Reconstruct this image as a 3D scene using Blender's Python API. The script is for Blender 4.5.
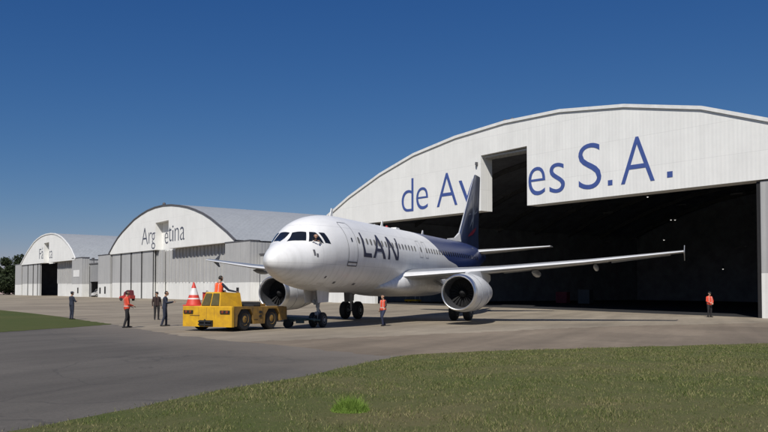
import bpy, bmesh, math, random
import numpy as np
from mathutils import Vector, Matrix, Euler

random.seed(7); RNG = np.random.default_rng(7)
for o in list(bpy.data.objects): bpy.data.objects.remove(o)
scene = bpy.context.scene
COL = scene.collection
R = math.radians

# ------------------------------------------------------------------ camera
cd = bpy.data.cameras.new('camera'); cam = bpy.data.objects.new('camera', cd); COL.objects.link(cam)
cd.sensor_width = 36.0; cd.lens = 819.7155/768*36; cd.shift_y = (267.95-216)/768
cd.clip_start = .1; cd.clip_end = 6000
cam.location = (-32.3327, -18.6103, 1.7134)
cam.rotation_euler = Euler((R(90+1.7864), 0, R(21.853-90)), 'XYZ')
scene.camera = cam

# ------------------------------------------------------------------ light
SH = Vector((.93, .14, -1.0))            # where the sunlight goes, per metre of height
sun_el = math.atan(1/math.hypot(SH.x, SH.y)); sun_az = math.atan2(-SH.x, -SH.y)
w = bpy.data.worlds.new('World'); scene.world = w; w.use_nodes = True
nt = w.node_tree; nt.nodes.clear()
sky = nt.nodes.new('ShaderNodeTexSky'); sky.sky_type = 'NISHITA'; sky.sun_disc = False
sky.sun_elevation = sun_el; sky.sun_rotation = sun_az
sky.altitude = 500; sky.air_density = 1.0; sky.dust_density = .05; sky.ozone_density = 5.0
bg = nt.nodes.new('ShaderNodeBackground'); bg.inputs['Strength'].default_value = .05
out = nt.nodes.new('ShaderNodeOutputWorld')
sep = nt.nodes.new('ShaderNodeSeparateColor'); com = nt.nodes.new('ShaderNodeCombineColor'); nt.links.new(sky.outputs[0], sep.inputs[0])
K = .05                                   # grade the clear sky to the photo's deep blue
for ch, (gain, gam) in enumerate(((1.80, 1.54), (.91, 1.06), (.79, .70))):
    a = nt.nodes.new('ShaderNodeMath'); a.operation = 'MULTIPLY'; a.inputs[1].default_value = K; nt.links.new(sep.outputs[ch], a.inputs[0])
    b = nt.nodes.new('ShaderNodeMath'); b.operation = 'POWER'; b.inputs[1].default_value = gam; nt.links.new(a.outputs[0], b.inputs[0])
    c = nt.nodes.new('ShaderNodeMath'); c.operation = 'MULTIPLY'; c.inputs[1].default_value = gain/K; nt.links.new(b.outputs[0], c.inputs[0]); nt.links.new(c.outputs[0], com.inputs[ch])
nt.links.new(com.outputs[0], bg.inputs['Color']); nt.links.new(bg.outputs[0], out.inputs['Surface'])
sl = bpy.data.lights.new('sun', 'SUN'); sl.energy = 4.7; sl.angle = R(.53); sl.color = (1, .955, .88)
so = bpy.data.objects.new('sun', sl); COL.objects.link(so)
so.rotation_euler = SH.to_track_quat('-Z', 'Y').to_euler(); so.location = (-60, -10, 60)
scene.view_settings.view_transform = 'Standard'; scene.view_settings.look = 'None'
scene.view_settings.exposure = 0.0; scene.view_settings.gamma = 1.0
scene.view_settings.use_curve_mapping = False
scene.render.resolution_x = 1024; scene.render.resolution_y = 576

# ------------------------------------------------------------------ materials
def mat(name, col, rough=.6, metal=0.0, var=.12, scale=3.0, bump=0.0, bscale=40.0, stretch=(1,1,1), var2=None, coat=0.0, spec=.5):
    """procedural surface: colour broken by noise (optionally towards var2), optional bump"""
    m = bpy.data.materials.new(name); m.use_nodes = True; n = m.node_tree.nodes; l = m.node_tree.links
    b = n['Principled BSDF']; b.inputs['Roughness'].default_value = rough; b.inputs['Metallic'].default_value = metal
    b.inputs['Specular IOR Level'].default_value = spec
    b.inputs['Coat Weight'].default_value = coat
    tc = n.new('ShaderNodeTexCoord'); mp = n.new('ShaderNodeMapping'); mp.inputs['Scale'].default_value = stretch
    l.new(tc.outputs['Object'], mp.inputs[0])
    ns = n.new('ShaderNodeTexNoise'); ns.inputs['Scale'].default_value = scale; ns.inputs['Detail'].default_value = 6; ns.inputs['Roughness'].default_value = .62
    l.new(mp.outputs[0], ns.inputs['Vector'])
    cr = n.new('ShaderNodeValToRGB'); cr.color_ramp.elements[0].position = .3; cr.color_ramp.elements[1].position = .72
    lo = tuple(c*(1-var) for c in col) if var2 is None else var2
    hi = tuple(min(1, c*(1+var*.6)) for c in col) if var2 is None else col
    cr.color_ramp.elements[0].color = (*lo, 1); cr.color_ramp.elements[1].color = (*hi, 1)
    l.new(ns.outputs['Fac'], cr.inputs[0]); l.new(cr.outputs[0], b.inputs['Base Color'])
    if bump:
        n2 = n.new('ShaderNodeTexNoise'); n2.inputs['Scale'].default_value = bscale; n2.inputs['Detail'].default_value = 4
        bp = n.new('ShaderNodeBump'); bp.inputs['Strength'].default_value = bump; bp.inputs['Distance'].default_value = .02
        l.new(mp.outputs[0], n2.inputs['Vector']); l.new(n2.outputs['Fac'], bp.inputs['Height']); l.new(bp.outputs[0], b.inputs['Normal'])
    return m

def math_node(nt_, op, a=None, b=None):
    x = nt_.nodes.new('ShaderNodeMath'); x.operation = op
    for i, q in enumerate((a, b)):
        if q is None: continue
        if isinstance(q, (int, float)): x.inputs[i].default_value = q
        else: nt_.links.new(q, x.inputs[i])
    return x.outputs[0]

def mix_rgb(nt_, fac, a, b):
    x = nt_.nodes.new('ShaderNodeMix'); x.data_type = 'RGBA'
    if isinstance(fac, (int, float)): x.inputs['Factor'].default_value = fac
    else: nt_.links.new(fac, x.inputs['Factor'])
    for k, q in ((6, a), (7, b)):
        if isinstance(q, tuple): x.inputs[k].default_value = (*q[:3], 1)
        else: nt_.links.new(q, x.inputs[k])
    return x.outputs[2]

def ramp(nt_, src, stops):
    x = nt_.nodes.new('ShaderNodeValToRGB'); e = x.color_ramp.elements
    while len(e) < len(stops): e.new(.5)
    for el, (p, c) in zip(e, stops):
        el.position = p; el.color = (c, c, c, 1) if isinstance(c, (int, float)) else (*c, 1)
    nt_.links.new(src, x.inputs[0]); return x.outputs[0]

def noise(nt_, vec, scale, detail=5, rough=.6, dist=0.0):
    x = nt_.nodes.new('ShaderNodeTexNoise'); x.inputs['Scale'].default_value = scale; x.inputs['Detail'].default_value = detail
    x.inputs['Roughness'].default_value = rough; x.inputs['Distortion'].default_value = dist
    nt_.links.new(vec, x.inputs['Vector']); return x.outputs['Fac']

def mapping(nt_, vec, scale=(1,1,1), rot=(0,0,0)):
    x = nt_.nodes.new('ShaderNodeMapping'); x.inputs['Scale'].default_value = scale; x.inputs['Rotation'].default_value = rot
    nt_.links.new(vec, x.inputs[0]); return x.outputs[0]

def base(name, rough=.7, spec=.4):
    m = bpy.data.materials.new(name); m.use_nodes = True; t = m.node_tree; b = t.nodes['Principled BSDF']
    b.inputs['Roughness'].default_value = rough; b.inputs['Specular IOR Level'].default_value = spec
    tc = t.nodes.new('ShaderNodeTexCoord'); return m, t, b, tc.outputs['Object']

def cladding(name, col, pitch=.32, depth=.6, seams=True, dirt=.18):
    """corrugated painted sheeting: vertical ribs, sheet seams, rain streaks (object x along the wall)"""
    m, t, b, oc = base(name, .55, .35)
    sx = t.nodes.new('ShaderNodeSeparateXYZ'); t.links.new(oc, sx.inputs[0])
    along = math_node(t, 'ADD', sx.outputs[0], sx.outputs[1])
    wv = math_node(t, 'SINE', math_node(t, 'MULTIPLY', along, 2*math.pi/pitch))
    sheet = math_node(t, 'FLOOR', math_node(t, 'MULTIPLY', along, 1/1.02))
    row = math_node(t, 'FLOOR', math_node(t, 'MULTIPLY', math_node(t, 'ADD', sx.outputs[2], .8), 1/2.6))
    wn = t.nodes.new('ShaderNodeTexWhiteNoise'); wn.noise_dimensions = '2D'
    cx = t.nodes.new('ShaderNodeCombineXYZ'); t.links.new(sheet, cx.inputs[0]); t.links.new(row, cx.inputs[1]); t.links.new(cx.outputs[0], wn.inputs['Vector'])
    tone = ramp(t, wn.outputs['Value'], [(0, .965), (1, 1.0)])
    st = noise(t, mapping(t, oc, (1.3, 1.3, .09)), 1.6, 6, .65)
    dirtv = ramp(t, st, [(.36, 1-dirt), (.62, 1.0)])
    bl = ramp(t, noise(t, oc, .35, 6, .7), [(.3, .93), (.6, 1.0)])
    v = math_node(t, 'MULTIPLY', math_node(t, 'MULTIPLY', tone, dirtv), bl)
    if seams:
        fz = math_node(t, 'FRACT', math_node(t, 'MULTIPLY', math_node(t, 'ADD', sx.outputs[2], .8), 1/2.6))
        ln = math_node(t, 'GREATER_THAN', fz, .022)
        v = math_node(t, 'MULTIPLY', v, ramp(t, ln, [(0, .92), (1, 1.0)]))
    mm = t.nodes.new('ShaderNodeVectorMath'); mm.operation = 'SCALE'; mm.inputs[0].default_value = col; t.links.new(v, mm.inputs['Scale'])
    t.links.new(mm.outputs[0], b.inputs['Base Color'])
    bp = t.nodes.new('ShaderNodeBump'); bp.inputs['Strength'].default_value = depth; bp.inputs['Distance'].default_value = .03
    t.links.new(wv, bp.inputs['Height']); t.links.new(bp.outputs[0], b.inputs['Normal'])
    return m

M = {}
M['white_clad'] = cladding('white_painted_sheeting', (.83, .83, .805), .34, .08, True, .05)
M['white_low'] = cladding('white_door_paint', (.80, .80, .77), .4, .15, False, .10)
M['grey_clad'] = cladding('grey_painted_sheeting', (.44, .44, .435), .55, .35, False, .10)
M['grey_dark'] = cladding('grey_annex_sheeting', (.30, .305, .31), .5, .3, False, .14)
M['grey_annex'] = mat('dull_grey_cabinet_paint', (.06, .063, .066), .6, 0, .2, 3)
M['roof_sheet'] = cladding('weathered_roof_sheeting', (.335, .355, .375), .8, .2, False, .12)
M['roof_white'] = mat('white_roof_edge', (.76, .76, .74), .5, 0, .12, 2)
M['roof_trim'] = mat('dark_roof_edge', (.10, .10, .11), .6, 0, .3, 2)
M['inside'] = mat('dark_hangar_lining', (.30, .32, .37), .85, 0, .3, .6, spec=.2)
M['steel_dark'] = mat('dark_steel', (.14, .145, .155), .6, .2, .3, 2)
M['floor_in'] = mat('shade_painted_hangar_floor', (.034, .034, .036), .75, 0, .35, .5, spec=.2)  # interior shade put into the floor colour, hiding the sunlit strip
M['letter_blue'] = mat('blue_sign_paint', (.055, .095, .30), .55, 0, .14, 1.5)
M['letter_dark'] = mat('faded_dark_sign_paint', (.085, .095, .13), .6, 0, .3, 1.5)
M['gap'] = mat('black_parts_and_gap_shade', (.015, .015, .016), .8, 0, .2, 3)  # plain black for small parts, also painted shade of the door gaps
M['rubber'] = mat('tyre_rubber', (.022, .022, .023), .85, 0, .35, 6, bump=.2)
M['steel'] = mat('bare_steel', (.35, .36, .37), .38, .8, .2, 5)
M['gear_grey'] = mat('grey_gear_paint', (.30, .31, .32), .5, .1, .25, 6)
M['lip'] = mat('polished_inlet_lip', (.78, .79, .80), .38, 1.0, .08, 4)
M['engine'] = mat('pale_grey_nacelle_paint', (.66, .67, .67), .42, .0, .10, 2.2, stretch=(.5, 1, 1), coat=.1)
M['duct'] = mat('dark_inlet_duct', (.05, .051, .056), .6, 0, .2, 4)
M['fan'] = mat('titanium_fan', (.009, .009, .010), .8, 0, .3, 6)
M['wing'] = mat('grey_wing_paint', (.28, .29, .30), .32, .1, .10, .9, coat=.25)
M['wing_edge'] = mat('bright_leading_edge', (.80, .80, .79), .28, .25, .08, 1.5)
M['glass_dark'] = mat('dark_window_glass', (.012, .014, .018), .08, 0, .2, 3, spec=.6)
M['hatch'] = mat('grey_door_outline', (.22, .23, .25), .5, 0, .15, 4)
M['hull_mark'] = mat('grey_hull_fitting', (.12, .12, .13), .5, 0, .2, 4)
M['navy'] = mat('navy_tail_paint', (.024, .038, .088), .3, 0, .55, 1.1, stretch=(1.6, 1, .35), coat=.25)
M['logo_navy'] = mat('navy_lettering_paint', (.008, .012, .05), .5, 0, .15, 2)
M['logo_red'] = mat('red_tail_paint', (.16, .012, .03), .35, 0, .15, 2)
M['logo_pale'] = mat('pale_tail_emblem_paint', (.16, .19, .25), .35, 0, .2, 2)
M['yellow'] = mat('yellow_machine_paint', (.70, .40, .012), .5, 0, .22, 3.2, bump=.05, coat=.05, var2=(.46, .25, .02))
M['yellow_dull'] = mat('dusty_shaded_yellow_paint', (.36, .20, .03), .7, 0, .35, 3.4, bump=.08, var2=(.16, .10, .04))  # dust plus the shade of the tractor's side, both in the colour
M['tug_black'] = mat('black_machine_steel', (.02, .02, .021), .6, .1, .3, 4)
M['tug_glass'] = mat('tinted_cab_glass', (.10, .085, .035), .15, 0, .25, 4)
M['red'] = mat('red_machine_paint', (.42, .03, .025), .5, 0, .25, 4)
M['red_dark'] = mat('faded_dark_red_paint', (.16, .018, .028), .6, 0, .3, 3)
M['cone_red'] = mat('cone_red_plastic', (.60, .055, .035), .55, 0, .15, 5)
M['cone_white'] = mat('cone_white_band', (.70, .68, .66), .5, 0, .15, 5)
M['towbar'] = mat('dark_green_towbar_paint', (.05, .088, .088), .5, .1, .35, 5)
M['lamp_lens'] = mat('amber_lamp_lens', (.22, .05, .02), .3, 0, .2, 6)
M['bark'] = mat('tree_bark', (.07, .055, .04), .9, 0, .35, 3, bump=.4)
M['car_white'] = mat('white_van_paint', (.62, .62, .61), .35, 0, .1, 2, coat=.3)
M['car_grey'] = mat('grey_car_paint', (.28, .29, .31), .35, .2, .1, 2, coat=.3)
M['skin'] = mat('skin', (.40, .23, .15), .6, 0, .12, 8)
M['hair'] = mat('dark_hair', (.02, .016, .013), .7, 0, .3, 20)
M['shoe'] = mat('black_shoe_leather', (.015, .015, .015), .5, 0, .2, 10)
M['cloth_navy'] = mat('navy_cloth', (.022, .028, .05), .9, 0, .3, 9, bump=.3, bscale=14)
M['cloth_blue'] = mat('dark_blue_trousers', (.025, .032, .07), .9, 0, .3, 9, bump=.3, bscale=14)
M['cloth_black'] = mat('black_trousers', (.018, .017, .019), .9, 0, .3, 9, bump=.3, bscale=14)
M['cloth_brown'] = mat('dark_brown_jacket', (.04, .024, .022), .9, 0, .3, 9, bump=.3, bscale=14)
M['cloth_white'] = mat('white_shirt', (.65, .64, .62), .9, 0, .1, 9, bump=.2, bscale=14)
M['vest_orange'] = mat('orange_safety_vest', (.85, .10, .02), .75, 0, .15, 9, bump=.2, bscale=16)
M['vest_red'] = mat('red_safety_vest', (.64, .07, .032), .75, 0, .18, 9, bump=.2, bscale=16)
M['reflective'] = mat('reflective_tape', (.55, .54, .50), .4, 0, .1, 20)

def lamp_mat():
    m, t, b, oc = base('lit_lamp_glass', .4)
    b.inputs['Base Color'].default_value = (.8, .8, .75, 1)
    b.inputs['Emission Color'].default_value = (1, .97, .9, 1); b.inputs['Emission Strength'].default_value = 1.0
    return m
M['lamp'] = lamp_mat()
M['lamp_off'] = mat('dull_lamp_glass', (.12, .12, .125), .4, 0, .1, 6)

def fuselage_mat():
    m, t, b, oc = base('airliner_hull_paint', .32, .38)
    b.inputs['Coat Weight'].default_value = .04
    sx = t.nodes.new('ShaderNodeSeparateXYZ'); t.links.new(oc, sx.inputs[0])
    zn = math_node(t, 'DIVIDE', math_node(t, 'SUBTRACT', sx.outputs[2], 1.7), 4.3)
    xb = ramp(t, zn, [(0, .58), (.42, .43), (.474, .39), (.526, .305), (.64, .232), (.767, .192), (.874, .165), (.95, .11)])
    xl = math_node(t, 'ADD', math_node(t, 'MULTIPLY', xb, 20), 15)
    blue = math_node(t, 'GREATER_THAN', sx.outputs[0], xl)
    nz = ramp(t, noise(t, mapping(t, oc, (.5, 1, 1)), 2.2, 6, .6), [(.3, (.735, .735, .73)), (.7, (.80, .80, .795))])
    fx = math_node(t, 'FRACT', math_node(t, 'MULTIPLY', sx.outputs[0], 1/2.67))
    seam = math_node(t, 'GREATER_THAN', fx, .009)
    lap = math_node(t, 'MINIMUM', math_node(t, 'ABSOLUTE', math_node(t, 'SUBTRACT', sx.outputs[2], 5.02)), math_node(t, 'ABSOLUTE', math_node(t, 'SUBTRACT', sx.outputs[2], 3.12)))
    seam = math_node(t, 'MULTIPLY', seam, math_node(t, 'GREATER_THAN', lap, .010))
    run = ramp(t, noise(t, mapping(t, oc, (2.6, .6, .22)), 1.5, 6, .65), [(.34, (.66, .65, .63)), (.52, (1, 1, 1))])
    v = mix_rgb(t, seam, (.62, .62, .62), nz)
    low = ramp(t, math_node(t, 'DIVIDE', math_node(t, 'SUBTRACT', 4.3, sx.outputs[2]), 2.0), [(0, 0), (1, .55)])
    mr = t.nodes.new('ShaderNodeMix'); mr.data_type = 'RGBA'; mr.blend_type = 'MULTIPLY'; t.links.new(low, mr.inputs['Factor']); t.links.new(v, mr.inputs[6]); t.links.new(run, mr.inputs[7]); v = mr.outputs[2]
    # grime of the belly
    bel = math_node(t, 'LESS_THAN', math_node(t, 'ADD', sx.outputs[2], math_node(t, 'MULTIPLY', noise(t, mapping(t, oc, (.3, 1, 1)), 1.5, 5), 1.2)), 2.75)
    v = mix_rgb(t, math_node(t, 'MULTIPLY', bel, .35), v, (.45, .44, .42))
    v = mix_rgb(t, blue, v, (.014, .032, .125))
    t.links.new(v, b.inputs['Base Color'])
    bp = t.nodes.new('ShaderNodeBump'); bp.inputs['Strength'].default_value = .12; bp.inputs['Distance'].default_value = .05
    t.links.new(noise(t, mapping(t, oc, (1.2, 1, 1)), 1.1, 3), bp.inputs['Height']); t.links.new(bp.outputs[0], b.inputs['Normal'])
    return m
M['hull'] = fuselage_mat()

def concrete_mat(name='apron_concrete', tint=(1, 1, 1)):
    m, t, b, oc = base(name, .85, .25)
    rot = mapping(t, oc, (1, 1, 1), (0, 0, R(30)))
    sx = t.nodes.new('ShaderNodeSeparateXYZ'); t.links.new(rot, sx.inputs[0])
    def joint(o, p, wd):
        f = math_node(t, 'FRACT', math_node(t, 'MULTIPLY', math_node(t, 'ADD', o, math_node(t, 'MULTIPLY', noise(t, oc, .8, 3), .12)), 1/p))
        return math_node(t, 'LESS_THAN', f, wd/p)
    jn = math_node(t, 'MAXIMUM', joint(sx.outputs[0], 6.0, .05), joint(sx.outputs[1], 4.5, .05))
    big = ramp(t, noise(t, oc, .07, 6, .65, .4), [(.32, tuple(a*b_ for a, b_ in zip((.218, .184, .140), tint))), (.66, tuple(a*b_ for a, b_ in zip((.322, .276, .210), tint)))])
    fl = t.nodes.new('ShaderNodeVectorMath'); fl.operation = 'FLOOR'
    dv = t.nodes.new('ShaderNodeVectorMath'); dv.operation = 'DIVIDE'; dv.inputs[1].default_value = (6, 4.5, 1000); t.links.new(rot, dv.inputs[0]); t.links.new(dv.outputs[0], fl.inputs[0])
    wn = t.nodes.new('ShaderNodeTexWhiteNoise'); t.links.new(fl.outputs[0], wn.inputs['Vector'])
    slab = ramp(t, wn.outputs['Value'], [(0, .90), (1, 1.07)])
    fine = ramp(t, noise(t, oc, 2.2, 8, .75), [(.3, .86), (.7, 1.1)])
    streak = ramp(t, noise(t, mapping(t, oc, (.05, .6, 1), (0, 0, R(-12))), 1.0, 6, .6), [(.35, .80), (.6, 1.05)])
    v = math_node(t, 'MULTIPLY', math_node(t, 'MULTIPLY', slab, fine), streak)
    mm = t.nodes.new('ShaderNodeVectorMath'); mm.operation = 'SCALE'; t.links.new(big, mm.inputs[0]); t.links.new(v, mm.inputs['Scale'])
    spots = ramp(t, noise(t, oc, .9, 3, .5), [(.70, 0.0), (.76, .45)])
    c = mix_rgb(t, spots, mm.outputs[0], (.10, .09, .08))
    c = mix_rgb(t, math_node(t, 'MULTIPLY', jn, .55), c, (.11, .10, .085))
    t.links.new(c, b.inputs['Base Color'])
    bp = t.nodes.new('ShaderNodeBump'); bp.inputs['Strength'].default_value = .25; bp.inputs['Distance'].default_value = .01
    t.links.new(noise(t, oc, 30, 6), bp.inputs['Height']); t.links.new(bp.outputs[0], b.inputs['Normal'])
    return m
M['concrete'] = concrete_mat()
M['concrete_lane'] = concrete_mat('dusty_brown_concrete', (.76, .72, .70))

def asphalt_mat():
    m, t, b, oc = base('worn_asphalt', .85, .3)
    big = ramp(t, noise(t, oc, .13, 6, .65, .3), [(.3, (.084, .076, .066)), (.7, (.120, .109, .095))])
    st = ramp(t, noise(t, mapping(t, oc, (.07, .9, 1)), .9, 6, .6), [(.36, .88), (.62, 1.08)])
    fine = ramp(t, noise(t, oc, 14, 8, .8), [(.3, .78), (.7, 1.2)])
    ag = ramp(t, noise(t, oc, 120, 2, .5), [(.35, .8), (.7, 1.25)])
    v = math_node(t, 'MULTIPLY', math_node(t, 'MULTIPLY', st, fine), ag)
    mm = t.nodes.new('ShaderNodeVectorMath'); mm.operation = 'SCALE'; t.links.new(big, mm.inputs[0]); t.links.new(v, mm.inputs['Scale'])
    vo = t.nodes.new('ShaderNodeTexVoronoi'); vo.feature = 'DISTANCE_TO_EDGE'; vo.inputs['Scale'].default_value = .16
    wob = t.nodes.new('ShaderNodeVectorMath'); wob.operation = 'ADD'; t.links.new(oc, wob.inputs[0])
    nn = t.nodes.new('ShaderNodeTexNoise'); nn.inputs['Scale'].default_value = .7; nn.inputs['Detail'].default_value = 5; t.links.new(oc, nn.inputs['Vector'])
    t.links.new(nn.outputs['Color'], wob.inputs[1]); t.links.new(wob.outputs[0], vo.inputs['Vector'])
    crack = math_node(t, 'LESS_THAN', vo.outputs['Distance'], .0035)
    c = mix_rgb(t, math_node(t, 'MULTIPLY', crack, .4), mm.outputs[0], (.05, .046, .042))
    # dust and wear spreading in from the concrete along the joint between the two
    sp = t.nodes.new('ShaderNodeSeparateXYZ'); t.links.new(oc, sp.inputs[0])
    s_ = math_node(t, 'ADD', math_node(t, 'SUBTRACT', math_node(t, 'MULTIPLY', sp.outputs[0], .824), math_node(t, 'MULTIPLY', sp.outputs[1], .568)), 4.0)
    s_ = math_node(t, 'ADD', s_, math_node(t, 'MULTIPLY', math_node(t, 'SUBTRACT', noise(t, oc, .35, 6, .7), .5), 6.0))
    c = mix_rgb(t, ramp(t, math_node(t, 'DIVIDE', math_node(t, 'ADD', s_, 4.5), 5.0), [(0, 0), (1, .85)]), c, (.175, .152, .126))
    t.links.new(c, b.inputs['Base Color'])
    bp = t.nodes.new('ShaderNodeBump'); bp.inputs['Strength'].default_value = .4; bp.inputs['Distance'].default_value = .008
    t.links.new(noise(t, oc, 90, 4), bp.inputs['Height']); t.links.new(bp.outputs[0], b.inputs['Normal'])
    return m
M['asphalt'] = asphalt_mat()
M['asphalt_worn'] = mat('sandy_worn_asphalt', (.19, .167, .138), .9, 0, .3, 1.1, bump=.2, bscale=30, var2=(.105, .096, .086), spec=.25)

def turf_mat(name, green, dry, blades=False):
    m, t, b, oc = base(name, .9, .15)
    patch = noise(t, oc, .28, 6, .7, .5)
    fine = noise(t, oc, 3.1, 7, .75)
    wide = noise(t, oc, .11, 4, .6, .8)
    f = math_node(t, 'ADD', math_node(t, 'ADD', math_node(t, 'MULTIPLY', patch, .42), math_node(t, 'MULTIPLY', fine, .26)), math_node(t, 'MULTIPLY', wide, .32))
    if blades:
        g = t.nodes.new('ShaderNodeNewGeometry')
        f = math_node(t, 'ADD', math_node(t, 'MULTIPLY', f, .62), math_node(t, 'MULTIPLY', g.outputs['Random Per Island'], .38))
        rnd = ramp(t, g.outputs['Random Per Island'], [(0, .6), (1, 1.35)])
    c = ramp(t, f, [(.36, green), (.50, tuple(.55*a+.45*d for a, d in zip(green, dry))), (.64, dry)])
    if blades:
        mm = t.nodes.new('ShaderNodeVectorMath'); mm.operation = 'SCALE'; t.links.new(c, mm.inputs[0]); t.links.new(rnd, mm.inputs['Scale']); c = mm.outputs[0]
    t.links.new(c, b.inputs['Base Color'])
    if not blades:
        bp = t.nodes.new('ShaderNodeBump'); bp.inputs['Strength'].default_value = .8; bp.inputs['Distance'].default_value = .04
        t.links.new(noise(t, oc, 18, 6, .7), bp.inputs['Height']); t.links.new(bp.outputs[0], b.inputs['Normal'])
    return m
M['turf'] = turf_mat('short_turf_soil', (.068, .090, .024), (.148, .126, .062))
M['turf_left'] = turf_mat('short_green_turf', (.054, .076, .020), (.092, .094, .034))
M['blade'] = turf_mat('grass_blade', (.092, .130, .031), (.190, .170, .082), True)
M['tuft'] = turf_mat('bright_green_blade', (.125, .215, .028), (.18, .27, .055), True)
def leaf_mat():
    m, t, b, oc = base('tree_leaves', .7, .3)
    g = t.nodes.new('ShaderNodeNewGeometry')
    t.links.new(ramp(t, g.outputs['Random Per Island'], [(0, (.012, .02, .008)), (1, (.035, .05, .016))]), b.inputs['Base Color'])
    return m
M['leaf'] = leaf_mat()

# ------------------------------------------------------------------ helpers
class MB:
    """collects simple shapes into ONE mesh object; every face keeps a material slot"""
    def __init__(s): s.v = []; s.f = []; s.m = []
    def add(s, vs, fs, m=0):
        k = len(s.v); s.v += [tuple(q) for q in vs]; s.f += [tuple(i+k for i in f) for f in fs]; s.m += [m]*len(fs); return s
    def box(s, a, b, m=0, xf=None):
        x0, y0, z0 = a; x1, y1, z1 = b
        vs = [Vector(q) for q in ((x0,y0,z0),(x1,y0,z0),(x1,y1,z0),(x0,y1,z0),(x0,y0,z1),(x1,y0,z1),(x1,y1,z1),(x0,y1,z1))]
        if xf is not None: vs = [xf @ q for q in vs]
        return s.add(vs, [(3,2,1,0),(4,5,6,7),(0,1,5,4),(1,2,6,5),(2,3,7,6),(3,0,4,7)], m)
    def cbox(s, a, b, c=.03, m=0, xf=None):
        """box with chamfered vertical and top edges"""
        x0, y0, z0 = a; x1, y1, z1 = b
        def ring(z, i, cc):
            return [(x0+i+cc,y0+i,z),(x1-i-cc,y0+i,z),(x1-i,y0+i+cc,z),(x1-i,y1-i-cc,z),(x1-i-cc,y1-i,z),(x0+i+cc,y1-i,z),(x0+i,y1-i-cc,z),(x0+i,y0+i+cc,z)]
        return s.rings([ring(z0,0,c), ring(z1-c,0,c), ring(z1,c,c)], m, True, xf)
    def rings(s, rs, m=0, caps=True, xf=None, closed=True):
        n = len(rs[0]); vs = [Vector(q) for r in rs for q in r]
        if xf is not None: vs = [xf @ q for q in vs]
        fs = []
        for i in range(len(rs)-1):
            for j in range(n if closed else n-1):
                k = (j+1) % n; fs.append((i*n+j, i*n+k, (i+1)*n+k, (i+1)*n+j))
        if caps: fs.append(tuple(reversed(range(n)))); fs.append(tuple(range((len(rs)-1)*n, len(rs)*n)))
        return s.add(vs, fs, m)
    def tube(s, p, q, r, r2=None, n=10, m=0, caps=True):
        p, q = Vector(p), Vector(q); d = (q-p); r2 = r if r2 is None else r2
        z = d.normalized(); a = z.orthogonal().normalized(); b = z.cross(a)
        rg = lambda c, rr: [c + (a*math.cos(2*math.pi*i/n) + b*math.sin(2*math.pi*i/n))*rr for i in range(n)]
        return s.rings([rg(p, r), rg(q, r2)], m, caps)
    def path(s, pts, r, n=8, m=0):
        for a, b in zip(pts[:-1], pts[1:]): s.tube(a, b, r, None, n, m)
        return s
    def lathe(s, prof, c, axis='x', n=40, m=0, caps=False):
        """prof: (along, radius)"""
        rs = []
        for t, r in prof:
            ring = []
            for i in range(n):
                a = 2*math.pi*i/n; u, w_ = r*math.cos(a), r*math.sin(a)
                ring.append({'x': (c[0]+t, c[1]+u, c[2]+w_), 'y': (c[0]-u, c[1]+t, c[2]+w_), 'z': (c[0]+u, c[1]+w_, c[2]+t)}[axis])
            rs.append(ring)
        return s.rings(rs, m, caps)
    def ball(s, c, r, n=12, k=8, m=0):
        rx, ry, rz = r if isinstance(r, (tuple, list)) else (r, r, r)
        return s.rings([[(c[0]+rx*math.sin(math.pi*i/k)*math.cos(2*math.pi*j/n), c[1]+ry*math.sin(math.pi*i/k)*math.sin(2*math.pi*j/n), c[2]-rz*math.cos(math.pi*i/k)) for j in range(n)]
                        for i in (list(range(1, k)))], m, True)
    def capsule(s, p, r1, q, r2, n=14, k=5, m=0):
        p, q = Vector(p), Vector(q); d = q-p
        z = d.normalized() if d.length > 1e-6 else Vector((0,0,1)); a = z.orthogonal().normalized(); b = z.cross(a)
        rs = []
        for i in range(1, k+1):
            t = math.pi/2*(1-i/k); rs.append((p - z*r1*math.sin(t), r1*math.cos(t)))
        for i in range(0, k):
            t = math.pi/2*i/k; rs.append((q + z*r2*math.sin(t), r2*math.cos(t)))
        return s.rings([[c + (a*math.cos(2*math.pi*j/n)+b*math.sin(2*math.pi*j/n))*rr for j in range(n)] for c, rr in rs], m, True)
    def prism(s, poly, y0, y1, m=0, plane='xz', mside=None):
        """polygon (2D) swept from y0 to y1"""
        n = len(poly); e = {'xz': lambda a, b, y: (a, y, b), 'yz': lambda a, b, y: (y, a, b), 'xy': lambda a, b, y: (a, b, y)}[plane]
        k = len(s.v); s.v += [e(a, b, y0) for a, b in poly] + [e(a, b, y1) for a, b in poly]
        s.f += [tuple(k+i for i in range(n)), tuple(k+n+i for i in reversed(range(n)))]; s.m += [m, m]
        for i in range(n):
            j = (i+1) % n; s.f.append((k+j, k+i, k+n+i, k+n+j)); s.m.append(m if mside is None else mside)
        return s
    def build(s, name, mats, parent=None, smooth=40, fix=True):
        me = bpy.data.meshes.new(name); me.from_pydata(s.v, [], s.f)
        if not isinstance(mats, (list, tuple)): mats = [mats]
        for x in mats: me.materials.append(x)
        me.polygons.foreach_set('material_index', s.m)
        if fix:
            bm = bmesh.new(); bm.from_mesh(me); bmesh.ops.recalc_face_normals(bm, faces=bm.faces); bm.to_mesh(me); bm.free()
        if smooth:
            me.polygons.foreach_set('use_smooth', [True]*len(me.polygons)); me.set_sharp_from_angle(angle=R(smooth))
        me.update(); o = bpy.data.objects.new(name, me); COL.objects.link(o)
        if parent: o.parent = parent
        return o

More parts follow.
